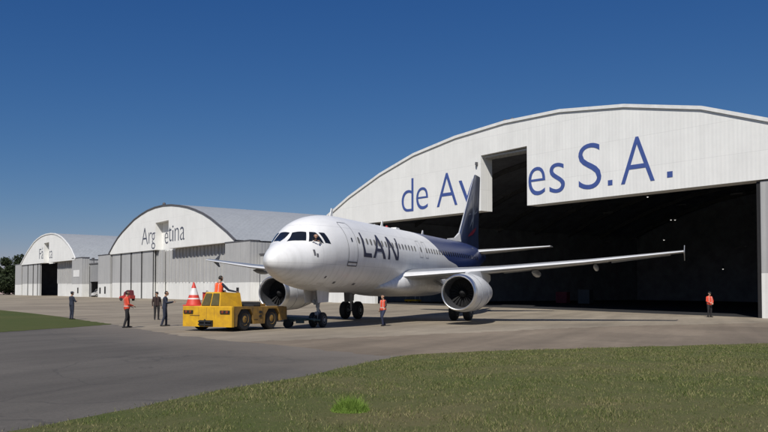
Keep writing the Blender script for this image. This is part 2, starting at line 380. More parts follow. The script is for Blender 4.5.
def tag(o, label=None, cat=None, group=None, kind=None):
    for k, q in (('label', label), ('category', cat), ('group', group), ('kind', kind)):
        if q: o[k] = q
    return o
def thing(name, label, cat, loc=(0,0,0), rz=0.0, group=None):
    o = bpy.data.objects.new(name, None); COL.objects.link(o); o.empty_display_size = .3
    o.location = loc; o.rotation_euler = (0, 0, rz); return tag(o, label, cat, group)
def copy_tree(o, parent=None):
    c = o.copy(); COL.objects.link(c); c.parent = parent
    for ch in list(o.children): copy_tree(ch, c)
    return c

# frame of the hangar row: u runs left along the fronts, v out onto the apron
FO = np.array([33.6535, -21.9539]); FU = np.array([.4976, .8674]); FN = np.array([-.8674, .4976])
PU = [-60, -8, 0, 24, 50, 90, 135, 205, 320]; PZ = [-.22, -.18, -.10, .29, .56, .63, .92, 1.31, 1.6]
def ground_z(x, y):
    dx, dy = np.asarray(x)-FO[0], np.asarray(y)-FO[1]
    u = dx*FU[0]+dy*FU[1]; v = dx*FN[0]+dy*FN[1]
    wgt = np.clip(1-np.clip(v, 0, None)/50, 0, 1)**2
    far = np.clip((400-np.abs(u-80))/200, 0, 1)*np.clip((v+400)/200, 0, 1)
    return np.interp(u, PU, PZ)*wgt*far
def uv(u, v):
    q = FO+FU*u+FN*v; return float(q[0]), float(q[1])

# ------------------------------------------------------------------ ground
def grid_sheet(name, us, vs, dz, m, label=None):
    U, V = np.meshgrid(us, vs, indexing='ij'); X = FO[0]+FU[0]*U+FN[0]*V; Y = FO[1]+FU[1]*U+FN[1]*V
    Z = ground_z(X, Y)+dz; nu, nv = U.shape
    mb = MB(); mb.v = list(zip(X.ravel().tolist(), Y.ravel().tolist(), Z.ravel().tolist()))
    for i in range(nu-1):
        for j in range(nv-1):
            a = i*nv+j; mb.f.append((a, a+nv, a+nv+1, a+1)[::-1]); mb.m.append(0)
    o = mb.build(name, m, smooth=0, fix=False)
    return tag(o, kind='structure')
far = [-3000, -1800, -1000, -600, -400, -300]
grid_sheet('ground', far+list(range(-240, 400, 8))+[420, 480, 560, 800, 1200, 2000, 3000], far+list(range(-240, 160, 5))+[180, 240, 400, 800, 1500, 3000], -.014, M['turf_left'])
grid_sheet('apron', list(range(-130, 341, 4)), [-230, -200, -170, -140, -110, -80]+list(range(-70, 91, 2)), 0, M['concrete'])

def poly_sheet(name, poly, dz, m, step=3.0, wob=0.0):
    """polygon on the ground with a wandering edge, cut on a grid so that it follows the ground"""
    pts = []
    rnd = random.Random(len(poly)*13)
    for i, p in enumerate(poly):
        q = poly[(i+1) % len(poly)]; d = math.dist(p, q); near = math.dist(p, (-32, -18)) < 60 and math.dist(q, (-32, -18)) < 75
        k = max(1, int(d/(.35 if near else 6)))
        for j in range(k):
            t = j/k; a = wob*(rnd.random()-.5)*2 if near and (i or j) else 0
            nx, ny = -(q[1]-p[1])/d, (q[0]-p[0])/d
            pts.append((p[0]+(q[0]-p[0])*t+nx*a, p[1]+(q[1]-p[1])*t+ny*a))
    bm = bmesh.new(); vs = [bm.verts.new((x, y, 0)) for x, y in pts]; f = bm.faces.new(vs)
    bmesh.ops.triangulate(bm, faces=bm.faces[:])
    xs = [p[0] for p in pts]; ys = [p[1] for p in pts]
    for ax, lo, hi in ((0, min(xs), max(xs)), (1, min(ys), max(ys))):
        c = math.ceil(max(lo, -40)/step)*step
        while c < min(hi, 60):
            no = (1, 0, 0) if ax == 0 else (0, 1, 0); co = (c, 0, 0) if ax == 0 else (0, c, 0)
            bmesh.ops.bisect_plane(bm, geom=bm.verts[:]+bm.edges[:]+bm.faces[:], plane_co=co, plane_no=no); c += step
    for v in bm.verts: v.co.z = float(ground_z(v.co.x, v.co.y))+dz
    for fc in bm.faces:
        if fc.normal.z < 0: fc.normal_flip()
    me = bpy.data.meshes.new(name); bm.to_mesh(me); bm.free(); me.materials.append(m)
    o = bpy.data.objects.new(name, me); COL.objects.link(o); return tag(o, kind='structure')
EDGE = [(-24.5,-10.55),(-23.2,-10.66),(-20.7,-10.6),(-19.65,-10.55),(-18.5,-10.72),(-16.7,-10.77),(-14.1,-10.7),(-11.6,-10.7),(-10.47,-11.0),(-8.8,-12.2),(-6.74,-14.3),(-4.2,-17.0),(-.96,-20.4),(6,-27.8),(20,-43)]
poly_sheet('taxiway', [(-11.45,-10.0),(-8.35,-4.9),(-6.53,-1.55),(-2.86,3.69),(3.67,11.73),(4.4,12.9),(-.9,11.9),(-5,11.3),(-90,10.8),(-90,-11.4),(-24.5,-11.5),(-13,-11.5),(-10.9,-11.5)], .008, M['asphalt'], 4, .28)
poly_sheet('apron_lane', [(-9.5,-2.0),(-7,-3.2),(-1.5,-6.4),(3.2,-9.0),(9.6,-11.6),(17,-16.5),(24,-22),(42,-38),(60,-60),(30,-60),(6,-30),(-2,-20.5),(-8,-14.5),(-12,-12)], .004, M['concrete_lane'], 4, .35)
poly_sheet('lawn', EDGE+[(60,-90),(-90,-90),(-90,-10.5)], .016, M['turf'], 4, .07)
poly_sheet('verge', [(45,70),(30.12,48.2),(21.71,35.78),(14.48,25.65),(8.5,18.0),(4.25,12.22),(-.89,11.1),(-5.1,10.51),(-90,10),(-90,150)], .016, M['turf_left'], 4, .12)

# grass blades of the near lawn: nobody could count them
def grass_field(name, P, h, wd, m, label=None):
    n = len(P); a = RNG.uniform(0, 2*math.pi, n); ln = RNG.uniform(.1, 1.0, n)*h; b = RNG.uniform(0, 2*math.pi, n)
    z = ground_z(P[:,0], P[:,1])+.012
    base_ = np.stack([P[:,0], P[:,1], z], 1); side = np.stack([np.cos(a)*wd/2, np.sin(a)*wd/2, np.zeros(n)], 1)
    tip = base_+np.stack([np.cos(b)*ln, np.sin(b)*ln, h], 1)
    V = np.stack([base_-side, base_+side, tip], 1).reshape(-1, 3).astype(np.float32)
    me = bpy.data.meshes.new(name); me.vertices.add(3*n); me.vertices.foreach_set('co', V.ravel())
    me.loops.add(3*n); me.loops.foreach_set('vertex_index', np.arange(3*n, dtype=np.int32))
    me.polygons.add(n); me.polygons.foreach_set('loop_start', np.arange(0, 3*n, 3, dtype=np.int32)); me.update(calc_edges=True)
    me.materials.append(m); o = bpy.data.objects.new(name, me); COL.objects.link(o); return o
def lawn_points(n):
    Z = RNG.uniform(0, 1, n)**.75*24+8.2; X = RNG.uniform(-.56, .56, n)*Z
    x = -32.33+.92814*Z+.37223*X; y = -18.61+.37223*Z-.92814*X
    ex = np.array([p[0] for p in EDGE]); ey = np.array([p[1] for p in EDGE])
    lim = np.interp(x, ex, ey)+np.abs(RNG.normal(0, .09, n))*RNG.choice([-1, 1], n, p=[.45, .55])
    k = y < lim; return np.stack([x[k], y[k]], 1), Z[k]
P, Zd = lawn_points(330000)
cl = np.sin(P[:,0]*2.3+np.sin(P[:,1]*1.7)*2)*np.sin(P[:,1]*2.9+np.sin(P[:,0]*1.3)*2)
keep = RNG.uniform(0, 1, len(P)) < .62+.38*cl; P, Zd, cl = P[keep], Zd[keep], cl[keep]
hh = RNG.uniform(.018, .052, len(P))*(1+.45*cl)
tag(grass_field('grass', P, hh, .006+Zd*.0004, M['blade']), 'short patchy grass of the near lawn, part green part dry', 'grass', kind='stuff')
n = 4200; rr = RNG.uniform(0, 1, n)**.62*1.15; aa = RNG.uniform(0, 2*math.pi, n)
Pt = np.stack([-21.45+rr*.25*np.cos(aa), -13.72+rr*.25*np.sin(aa)], 1)
tag(grass_field('grass_tuft', Pt, RNG.uniform(.05, .22, n)*(1.18-.8*np.minimum(rr,1.1)**2), .008, M['tuft']), 'bright green tuft of taller grass standing alone in the near lawn', 'grass tuft')

# ------------------------------------------------------------------ hangars
YAW = math.atan2(-FU[1], -FU[0])          # local x runs right along the front, local y into the building
def glyph(ch, x0, x1, z0, z1, y=-.02, mb=None):
    cu = bpy.data.curves.new('glyph', 'FONT'); cu.body = ch; cu.extrude = .0; cu.resolution_u = 6; cu.offset = -.012
    ob = bpy.data.objects.new('glyph', cu); COL.objects.link(ob)
    me = bpy.data.meshes.new_from_object(ob.evaluated_get(bpy.context.evaluated_depsgraph_get()))
    if ch == '.':                          # the full stops are square
        mb.add([(x0,y,z0),(x1,y,z0),(x1,y,z1),(x0,y,z1)], [(0,1,2,3)]); bpy.data.objects.remove(ob); return
    vs = np.array([v.co[:] for v in me.vertices]); lo, hi = vs.min(0), vs.max(0); sc = (hi-lo); sc[sc < 1e-6] = 1
    fs = [tuple(p.vertices) for p in me.polygons]
    pt = [(x0+(v[0]-lo[0])/sc[0]*(x1-x0), y, z0+(v[1]-lo[1])/sc[1]*(z1-z0)) for v in vs]
    mb.add(pt, fs)
    bpy.data.objects.remove(ob); bpy.data.meshes.remove(me); bpy.data.curves.remove(cu)
def lettering(items, mt, parent, y=-.02, name='letter'):
    for ch, ua, ub, z0, z1 in items:
        mb = MB(); glyph(ch, -ua, -ub, z0, z1, y, mb); o = mb.build(name, mt, parent, smooth=0, fix=False)
        so_ = o.modifiers.new('thickness', 'SOLIDIFY'); so_.thickness = .012; so_.offset = 0

def arch_poly(arch):                       # arch in (u, z), left to right
    return [(-u, z) for u, z in arch]

def hangar(label, arch, zb, notch, gz, depth=62.0, edge='roof_white', thick=1.6):
    """arch: polygonal gable line; zb: underside of the gable; notch: (u_left, u_right, top)"""
    t = thing('hangar', label, 'hangar', (FO[0], FO[1], 0), YAW, 'arched hangars in a row')
    A = arch_poly(arch); l, r = A[0], A[-1]
    nl, nr, ntop = -notch[0], -notch[1], notch[2]
    poly = A + [(r[0], zb), (nr, zb), (nr, ntop), (nl, ntop-.1), (nl, zb), (l[0], zb)]
    fa = MB().prism(poly, 0, thick, 0, mside=0).build('gable', M['white_clad'], t, smooth=0)
    # roof shell and its front edge
    def off(P_, d):
        o = []
        for i, (x, z) in enumerate(P_):
            a = P_[max(i-1, 0)]; b = P_[min(i+1, len(P_)-1)]; dx, dz = b[0]-a[0], b[1]-a[1]; q = math.hypot(dx, dz)
            o.append((x-dz/q*d, z+dx/q*d))
        return o
    out_, inn = off(A, .22), off(A, .02)
    rf = MB(); n = len(A)
    rf.rings([[(x, .0, z) for x, z in out_], [(x, depth, z) for x, z in out_]], 0, False, None, False)
    rf.rings([[(x, thick+.01, z) for x, z in off(A, -.12)], [(x, depth, z) for x, z in off(A, -.12)]], 1, False, None, False)
    rf.build('roof', [M['roof_sheet'], M['inside']], t, smooth=0, fix=False)
    ed = MB(); o2 = off(A, .30 if edge == 'roof_white' else .24)
    for i in range(n-1):
        ed.prism([inn[i], inn[i+1], o2[i+1], o2[i]], -.14, .12)
    ed.build('roof_edge', M[edge], t, smooth=0)
    # side and back walls: painted outside, dark lining inside
    wl = MB()
    for x, zt, s in ((l[0], l[1], 1), (r[0], r[1], -1)):
        wl.box((min(x, x+.2*s), thick+.02, -2), (max(x, x+.2*s), depth, zt-.02), 0)
        wl.box((min(x+.22*s, x+.4*s), thick+.02, -2), (max(x+.22*s, x+.4*s), depth-.3, zt-.1), 1)
    wl.prism([(l[0]+.45, -2)]+[(x, z-.15) for x, z in A[0:1]]+[(x, z-.15) for x, z in A[1:-1]]+[(r[0]-.45, r[1]-.15), (r[0]-.45, -2)], depth-.3, depth-.05, 1)
    wl.build('wall', [M['grey_clad'], M['inside']], t, smooth=0)
    return t, fa

def two_tone(name, parent, x0, x1, y0, y1, zb, zm, zt, up='grey_clad', low='white_low', ribs=0, gap_shade=0.0):
    mb = MB()
    if ribs:
        k = max(1, round((x1-x0)/ribs))
        for i in range(k+1): x = x0+.05+(x1-x0-.2)*i/k; mb.box((x, y0-.16, zm+.02), (x+.12, y0+.002, zt-.05), 0)
    if gap_shade: mb.box((x1-gap_shade, y0-.03, zb), (x1+.01, y0+.002, zt-.02), 2)  # dark edge strips painted in as the shaded gaps between leaves
    if gap_shade: mb.box((x0-.01, y0-.03, zb), (x0+.06, y0+.002, zt-.02), 2)
    mb.box((x0, y0, zb), (x1, y1, zm), 1); mb.box((x0, y0+.004, zm), (x1, y1-.004, zt), 0)
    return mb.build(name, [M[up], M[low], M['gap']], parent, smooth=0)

# ---- the open hangar
arch1 = [(56.2, 11.4), (51.5, 13.4), (45.3, 15.5), (39.25, 17.02), (32.5, 17.95), (25.5, 18.38), (18.6, 18.28), (11.7, 17.5), (4.6, 16.05), (-.7, 14.2), (-4.4, 12.8), (-8.2, 11.0)]
big, gable1 = hangar('huge white arched hangar standing open, tall blue sign letters over its dark opening', arch1, 10.08, (28.8, 22.65, 15.78), 0, 66)
lettering([('d',41.38,39.32,10.88,14.56),('e',38.85,36.88,10.95,13.38),('A',35.45,32.25,10.98,14.5),('v',32.05,29.55,10.98,13.45),
           ('e',22.46,20.4,10.95,13.62),('s',19.9,18.1,10.95,13.7),('S',16.56,14.1,10.92,14.98),('.',13.42,12.95,11.03,11.48),
           ('A',12.08,8.82,10.98,14.84),('.',7.68,7.18,11.08,11.56)], M['letter_blue'], gable1)
sl_ = MB()
for k in range(4): sl_.box((-28.7, .35+k*.3, 15.45-k*.02), (-22.72, .55+k*.3, 15.62-k*.02))
sl_.build('lintel', M['grey_clad'], gable1, smooth=0)
# door leaves stacked at both ends
for x0, x1, y0 in ((-.12, 4.0, .12), (3.7, 8.1, .62)):
    two_tone('hangar_door', big, x0+.03, x1, y0, y0+.42, -.8, 3.2, 9.98)
jm = MB(); jm.box((-.42, .2, -.8), (-.1, 1.5, 10.0)); jm.build('door_jamb', M['gap'], big, smooth=0)
for x0, x1, y0 in ((-50.6, -46.5, .12), (-56.0, -50.2, .62)):
    two_tone('hangar_door', big, x0, x1, y0, y0+.42, -.5, 3.75, 9.98)
for y in np.arange(6, 64, 8.2):             # arched ribs inside
    ri = MB()
    for (xa, za), (xb, zb_) in zip(arch_poly(arch1)[:-1], arch_poly(arch1)[1:]):
        ri.prism([(xa, za-.2), (xb, zb_-.2), (xb, zb_-.75), (xa, za-.75)], y, y+.25)
    ri.build('roof_rib', M['steel_dark'], big, smooth=0)
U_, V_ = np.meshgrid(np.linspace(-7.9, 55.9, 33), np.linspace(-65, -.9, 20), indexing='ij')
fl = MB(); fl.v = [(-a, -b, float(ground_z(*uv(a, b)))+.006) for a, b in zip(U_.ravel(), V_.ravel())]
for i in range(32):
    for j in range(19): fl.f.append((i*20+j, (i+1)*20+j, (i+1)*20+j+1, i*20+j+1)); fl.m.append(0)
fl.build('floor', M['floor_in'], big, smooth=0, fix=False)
vt = MB()
for x, s in ((-26.6, .35), (-25.6, .28)):
    vt.tube((x, 1.2, 18.3), (x, 1.2, 18.9), s*.5, None, 10).tube((x, 1.2, 18.9), (x, 1.2, 19.15), s, s*.3, 10)
vt.build('roof_vent', M['roof_trim'], big)
MB().box((-29.40, -.25, 14.75), (-29.2, -.02, 15.05)).tube((-29.3, -.12, 14.75), (-29.3, -.2, 14.62), .07).build('floodlight', M['roof_trim'], big, smooth=0)

# ---- the closed middle hangar
arch2 = [(134.1, 9.62), (131.9, 11.1), (129.3, 12.55), (126.8, 13.6), (124, 14.55), (120.8, 15.6), (117.5, 16.3), (114.5, 16.8), (111, 17.1), (107.5, 17.15), (104, 16.95), (100.8, 16.55), (97.7, 16.05), (94.9, 15.4), (92.0, 14.6), (89.2, 13.6), (86.6, 12.45), (83.6, 11.1), (80.8, 9.62)]
mid, gable2 = hangar('middle arched hangar with closed grey sliding doors and dark lettering on its white gable', arch2, 9.55, (110.9, 105.2, 14.5), .6, 60, 'roof_trim')
lettering([('A',117.2,114.3,10.75,13.8),('r',113.9,112.5,10.85,12.85),('g',112.6,110.95,9.75,12.7)], M['letter_dark'], gable2)
lettering([('t',105.1,103.9,10.75,13.25),('i',103.6,103.1,10.75,13.45),('n',102.6,100.9,10.75,12.95),('a',100.4,98.6,10.75,13.0)], M['letter_dark'], gable2)
inf = MB().box((-111.2, 1.3, 9.3), (-105.0, 1.5, 14.4)).build('gable_infill', M['white_clad'], mid, smooth=0)
lettering([('e',109.75,108.3,10.6,12.65),('n',107.8,106.3,10.6,12.7)], M['letter_dark'], inf, 1.28)
zg = lambda u: float(np.interp(u, PU, PZ))
def door_row(parent, leaves, zt):
    for ua, ub, y0, up, low in leaves:
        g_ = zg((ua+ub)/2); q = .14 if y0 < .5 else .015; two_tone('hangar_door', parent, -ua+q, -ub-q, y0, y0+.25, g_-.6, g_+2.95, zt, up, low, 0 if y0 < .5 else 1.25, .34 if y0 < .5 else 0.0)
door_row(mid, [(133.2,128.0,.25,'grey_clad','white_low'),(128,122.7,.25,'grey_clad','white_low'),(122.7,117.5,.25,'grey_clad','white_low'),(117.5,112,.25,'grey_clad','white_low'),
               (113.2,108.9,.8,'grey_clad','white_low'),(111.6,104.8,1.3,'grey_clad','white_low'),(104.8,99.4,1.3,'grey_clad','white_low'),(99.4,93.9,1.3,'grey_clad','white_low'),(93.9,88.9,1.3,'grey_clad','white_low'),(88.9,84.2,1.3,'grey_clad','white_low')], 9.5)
MB().box((-133.9, 1.62, -.5), (-84, 1.75, 9.6)).build('gap_shade_sheet', M['gap'], mid, smooth=0)  # black sheet added behind the leaves as painted shade in the gaps
def tower(parent, ua, ub, zt, dep=1.62, y0=.02):
    g_ = zg((ua+ub)/2); o = two_tone('door_tower', parent, -ua, -ub, y0, dep, g_-1.0, g_+2.75, zt)
    MB().box((-ua-.1, y0-.06, zt), (-ub+.1, dep+.05, zt+.16)).build('parapet', M['roof_trim'], o, smooth=0)
    return o
def small_doors(parent, lst):
    for u, wd, ht in lst:
        g_ = zg(u); MB().box((-u-wd/2, -.01, g_+.75), (-u+wd/2, .015, g_+ht)).build('hatch', M['gap'], parent, smooth=0)
tL = tower(mid, 140.5, 133.6, 9.55); tR = tower(mid, 84.1, 76.3, 9.45)
small_doors(tL, [(139.2, .8, 2.0), (136.3, .8, 2.2)]); small_doors(tR, [(80.0, .8, 2.0)])
vt = MB(); vt.tube((-109.5, 1.0, 17.1), (-109.5, 1.0, 17.6), .18).ball((-109.5, 1.0, 17.75), .3)
vt.build('roof_vent', M['roof_trim'], mid)

# ---- the far hangar
arch3 = [(199.6, 9.25), (197.6, 10.2), (195.6, 11.2), (193, 12.4), (190, 13.55), (187.4, 14.5), (184.5, 15.15), (181, 15.7), (177.2, 15.95), (173.2, 15.92), (170.4, 15.7), (167.6, 15.2), (165.2, 14.6), (162.9, 13.75), (160.5, 12.75), (158.3, 11.6), (155.2, 9.25)]
fr, gable3 = hangar('farthest and smallest arched hangar with one dark gap between its sliding doors', arch3, 9.2, (178.9, 174.8, 14.1), 1.1, 56, 'roof_white')
lettering([('F',182.7,181.1,10.3,12.75),('á',180.9,179.3,10.25,13.0)], M['letter_dark'], gable3)
lettering([('c',174.5,173.6,10.15,11.9),('a',173.3,172.0,10.15,11.95)], M['letter_dark'], gable3)
inf = MB().box((-179.1, 1.3, 9.0), (-174.6, 1.5, 13.2)).build('gable_infill', M['white_clad'], fr, smooth=0)
lettering([('r',176.9,175.7,10.2,12.0),('i',175.5,175.0,10.2,12.6)], M['letter_dark'], inf, 1.28)
door_row(fr, [(199,193.4,.25,'grey_clad','white_low'),(193.4,188.6,.25,'grey_clad','white_low'),(188.6,184.6,.25,'grey_clad','white_low'),(184.6,182.4,.25,'grey_clad','white_low'),(171.9,164.6,1.3,'grey_clad','white_low'),(164.6,157.5,1.3,'grey_clad','white_low')], 9.15)
tL = tower(fr, 205, 199.1, 9.4); tR = tower(fr, 157.4, 150.6, 9.5)
MB().box((-156.4, -.02, 5.4), (-152.4, .015, 6.9)).build('notice_panel', M['roof_white'], tR, smooth=0)
small_doors(tR, [(153.2, .8, 2.0)]); small_doors(fr, [])
MB().box((-165, 20, 15.5), (-163, 24, 16.2)).build('roof_vent', M['roof_trim'], fr, smooth=0)

# ---- low annexes between the hangars
an = thing('annex', 'low grey annex with an open garage bay between the two farther hangars', 'building', (FO[0], FO[1], 0), YAW)
g_ = zg(146)
mb = MB()
mb.box((-150.4, 1.66, g_-1), (-150.2, 2.0, 8.1)); mb.box((-144.2, 1.66, g_-1), (-140.6, 2.0, 8.1)); mb.box((-150.2, 1.66, g_+3.3), (-144.2, 2.0, 8.1)); mb.box((-150.4, 16, g_-1), (-140.6, 16.3, 8.1), 1); mb.box((-140.6, 2.01, g_-1), (-140.4, 16, 8.1), 1)
mb.build('wall', [M['grey_dark'], M['inside']], an, smooth=0)
MB().box((-154.9, 1.5, 8.1), (-140.45, 17, 8.28)).build('roof', M['roof_trim'], an, smooth=0)
fl_ = MB(); fl_.tube((-149.6, 2.2, 8.2), (-149.6, 2.2, 9.0), .06).box((-150.0, 1.9, 8.9), (-149.1, 2.2, 9.5)); fl_.build('floodlight', M['roof_trim'], an)
an2 = thing('annex', 'low grey and white annex with one dark window between the middle and open hangars', 'building', (FO[0], FO[1], 0), YAW)
g_ = zg(66)
aw = MB().box((-76.2, 1.66, g_-1), (-56.7, 2.0, g_+2.8), 1).box((-76.2, 1.662, g_+2.8), (-56.7, 1.998, 7.4), 0).build('wall', [M['grey_clad'], M['white_low']], an2, smooth=0)
for k in range(2):
    x = -73.4+k*9.0; wn_ = MB().box((x-.75, 1.6, g_+.9), (x+.75, 1.66, g_+2.3)).build('window', M['roof_white'], an2, smooth=0)
    MB().box((x-.65, 1.58, g_+1.0), (x+.65, 1.598, g_+2.2)).build('pane', M['glass_dark'], wn_, smooth=0)
MB().box((-76.25, 1.5, 7.4), (-56.6, 17, 7.6)).build('roof', M['roof_trim'], an2, smooth=0)

# ------------------------------------------------------------------ airliner
# station: x, top, bottom, half width (relative to the cabin axis)
ST=[(0.14,-0.544,-0.59,0.02),(0.169,-0.437,-0.708,0.128),(0.238,-0.321,-0.836,0.245),(0.433,-0.136,-1.014,0.452),(0.726,0.049,-1.181,0.668),(1.117,0.243,-1.348,0.884),(1.605,0.457,-1.506,1.11),(1.849,0.573,-1.574,1.208),
(2.093,0.758,-1.633,1.306),(2.582,1.166,-1.732,1.473),(3.07,1.458,-1.811,1.601),(3.558,1.643,-1.87,1.709),(4.047,1.769,-1.919,1.777),(5.023,1.915,-1.978,1.876),(6,1.973,-2.007,1.925),(7,1.983,-2.017,1.939),
(10,1.983,-2.017,1.939),(15,1.983,-2.017,1.939),(20,1.983,-2.017,1.939),(24,1.983,-2.017,1.939),(26,1.983,-1.82,1.915),(28,1.983,-1.437,1.807),(30,1.963,-0.984,1.591),(32,1.895,-0.512,1.277),
(34,1.759,-0.039,0.913),(36,1.536,0.433,0.511),(37.2,1.322,0.738,0.275),(37.57,1.166,0.905,0.118)]
CZ=3.78
def _pchip(xs,ys):
    n=len(xs);h=[xs[i+1]-xs[i] for i in range(n-1)];d=[(ys[i+1]-ys[i])/h[i] for i in range(n-1)]
    m=[d[0]]+[0]*(n-2)+[d[-1]]
    for i in range(1,n-1):
        if d[i-1]*d[i]>0:
            w1=2*h[i]+h[i-1];w2=h[i]+2*h[i-1];m[i]=(w1+w2)/(w1/d[i-1]+w2/d[i])
    def f(x):
        x=min(max(x,xs[0]),xs[-1]);i=0
        while i<n-2 and x>xs[i+1]: i+=1
        t=(x-xs[i])/h[i];t2=t*t;t3=t2*t
        return (2*t3-3*t2+1)*ys[i]+(t3-2*t2+t)*h[i]*m[i]+(-2*t3+3*t2)*ys[i+1]+(t3-t2)*h[i]*m[i+1]
    return f
_X=[s[0] for s in ST]
f_top=_pchip(_X,[s[1] for s in ST]);f_bot=_pchip(_X,[s[2] for s in ST]);f_hw=_pchip(_X,[s[3] for s in ST])
def section(x):
    t,b,w=f_top(x),f_bot(x),f_hw(x)
    # widest height: between bottom and top, a bit below the middle at the nose
    mid=(t+b)/2
    return t,b,w,mid
def fus(x,th,off=0):
    """point on the fuselage, th=0 at port side, pi/2 top"""
    t,b,w,mid=section(x); c,s=math.cos(th),math.sin(th)
    hz=(t-mid)
    return (x,-(w+off)*c,CZ+mid+(hz+off)*s)
def skin_y(x,z):
    """half width at height z (world)"""
    t,b,w,mid=section(x); q=(z-CZ-mid)/(t-mid)
    return w*math.sqrt(max(0,1-q*q))
jet = thing('airliner', 'large white twin-engine airliner with navy tail, towed nose first out of the open hangar', 'airliner', (0, 0, 0))
NS = 72
xs = [.14,.15,.17,.2,.24,.31,.39,.5,.62,.74,.9,1.05,1.2,1.4,1.6,1.8,2.0,2.2,2.4,2.6,2.8,3.0,3.25,3.5,3.75,4,4.5,5,5.5,6,6.5,7,8.5]+[10+i for i in range(14)]+[24+.5*i for i in range(27)]+[37.4,37.57]
mb = MB()
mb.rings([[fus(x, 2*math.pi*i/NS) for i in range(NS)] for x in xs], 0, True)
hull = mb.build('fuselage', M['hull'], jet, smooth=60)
# belly fairing between the wings
fb = MB(); rs = []
for x, k in ((10.4,.02),(11.2,.30),(12.0,.62),(12.8,.84),(13.8,.97),(15,1),(18,1),(19.6,.94),(20.8,.72),(21.8,.35),(22.4,.02)):
    hw, zb_, zt = 1.25+.90*k, 1.95-.42*k, 2.2+1.05*k
    rs.append([(x, hw*math.copysign(abs(math.cos(a))**.6, math.cos(a)), (zt+zb_)/2+(zt-zb_)/2*math.copysign(abs(math.sin(a))**.7, math.sin(a))) for a in [2*math.pi*i/32 for i in range(32)]])
fb.rings(rs, 0, True); fb.build('belly_fairing', M['hull'], jet, smooth=60)

def skin_patch(quads, off, name, m, parent, sub=8, side=-1):
    """quads of (x, angle) corners laid on the hull"""
    mb = MB()
    for q in quads:
        k0 = len(mb.v)
        for i in range(sub+1):
            for j in range(sub+1):
                s, t = i/sub, j/sub
                x = (q[0][0]*(1-s)+q[1][0]*s)*(1-t)+(q[3][0]*(1-s)+q[2][0]*s)*t; a = (q[0][1]*(1-s)+q[1][1]*s)*(1-t)+(q[3][1]*(1-s)+q[2][1]*s)*t
                p = fus(x, R(a), off); mb.v.append((p[0], p[1]*(1 if side < 0 else -1), p[2]))
        for i in range(sub):
            for j in range(sub):
                a = k0+i*(sub+1)+j; mb.f.append((a, a+1, a+sub+2, a+sub+1)); mb.m.append(0)
    return mb.build(name, m, parent, smooth=60)
def skin_lines(polys, wd, off, name, m, parent, side=-1):
    """strips along polylines given as (x, z) on the flank"""
    mb = MB()
    for pts in polys:
        P_ = []
        for a, b in zip(pts[:-1], pts[1:]):
            k = max(2, int(math.dist(a, b)/.08)); P_ += [(a[0]+(b[0]-a[0])*i/k, a[1]+(b[1]-a[1])*i/k) for i in range(k)]
        P_.append(pts[-1]); k0 = len(mb.v)
        for i, p in enumerate(P_):
            a = P_[max(i-1, 0)]; b = P_[min(i+1, len(P_)-1)]; d = math.dist(a, b); nx, nz = -(b[1]-a[1])/d*wd/2, (b[0]-a[0])/d*wd/2
            for s in (1, -1):
                x, z = p[0]+nx*s, p[1]+nz*s; mb.v.append((x, side*(skin_y(x, z)+off), z))
        for i in range(len(P_)-1): mb.f.append((k0+2*i, k0+2*i+1, k0+2*i+3, k0+2*i+2)); mb.m.append(0)
    return mb.build(name, m, parent, smooth=60)
def strokes(polys, off, name, m, parent, side=-1, flip=None):
    """solid letter strokes: each stroke is a list of (x, z, width across x)"""
    mb = MB()
    for pts in polys:
        P_ = []
        for a, b in zip(pts[:-1], pts[1:]):
            k = max(2, int(math.dist(a[:2], b[:2])/.08)); P_ += [tuple(a[q]+(b[q]-a[q])*i/k for q in range(3)) for i in range(k)]
        P_.append(pts[-1]); k0 = len(mb.v)
        for x, z, wd in P_:
            for s in (-.5, .5):
                xx = x+s*wd*(.84 if wd < .7 else 1)
                if flip: xx = flip-xx
                mb.v.append((xx, side*(skin_y(xx, z)+off), z))
        for i in range(len(P_)-1): mb.f.append((k0+2*i, k0+2*i+1, k0+2*i+3, k0+2*i+2)); mb.m.append(0)
    return mb.build(name, m, parent, smooth=60)

# cockpit panes
panes = [[(2.17,87.5),(2.40,60.8),(2.05,47.8),(1.42,80)], [(2.48,56.7),(2.70,46.8),(2.79,20.7),(2.11,42.3)], [(2.83,43.5),(3.13,37.6),(3.26,16),(2.90,20.7)]]
for side in (-1, 1):
    for q in panes:
        p = skin_patch([q], .012, 'cockpit_window', M['glass_dark'], hull, 8, side)
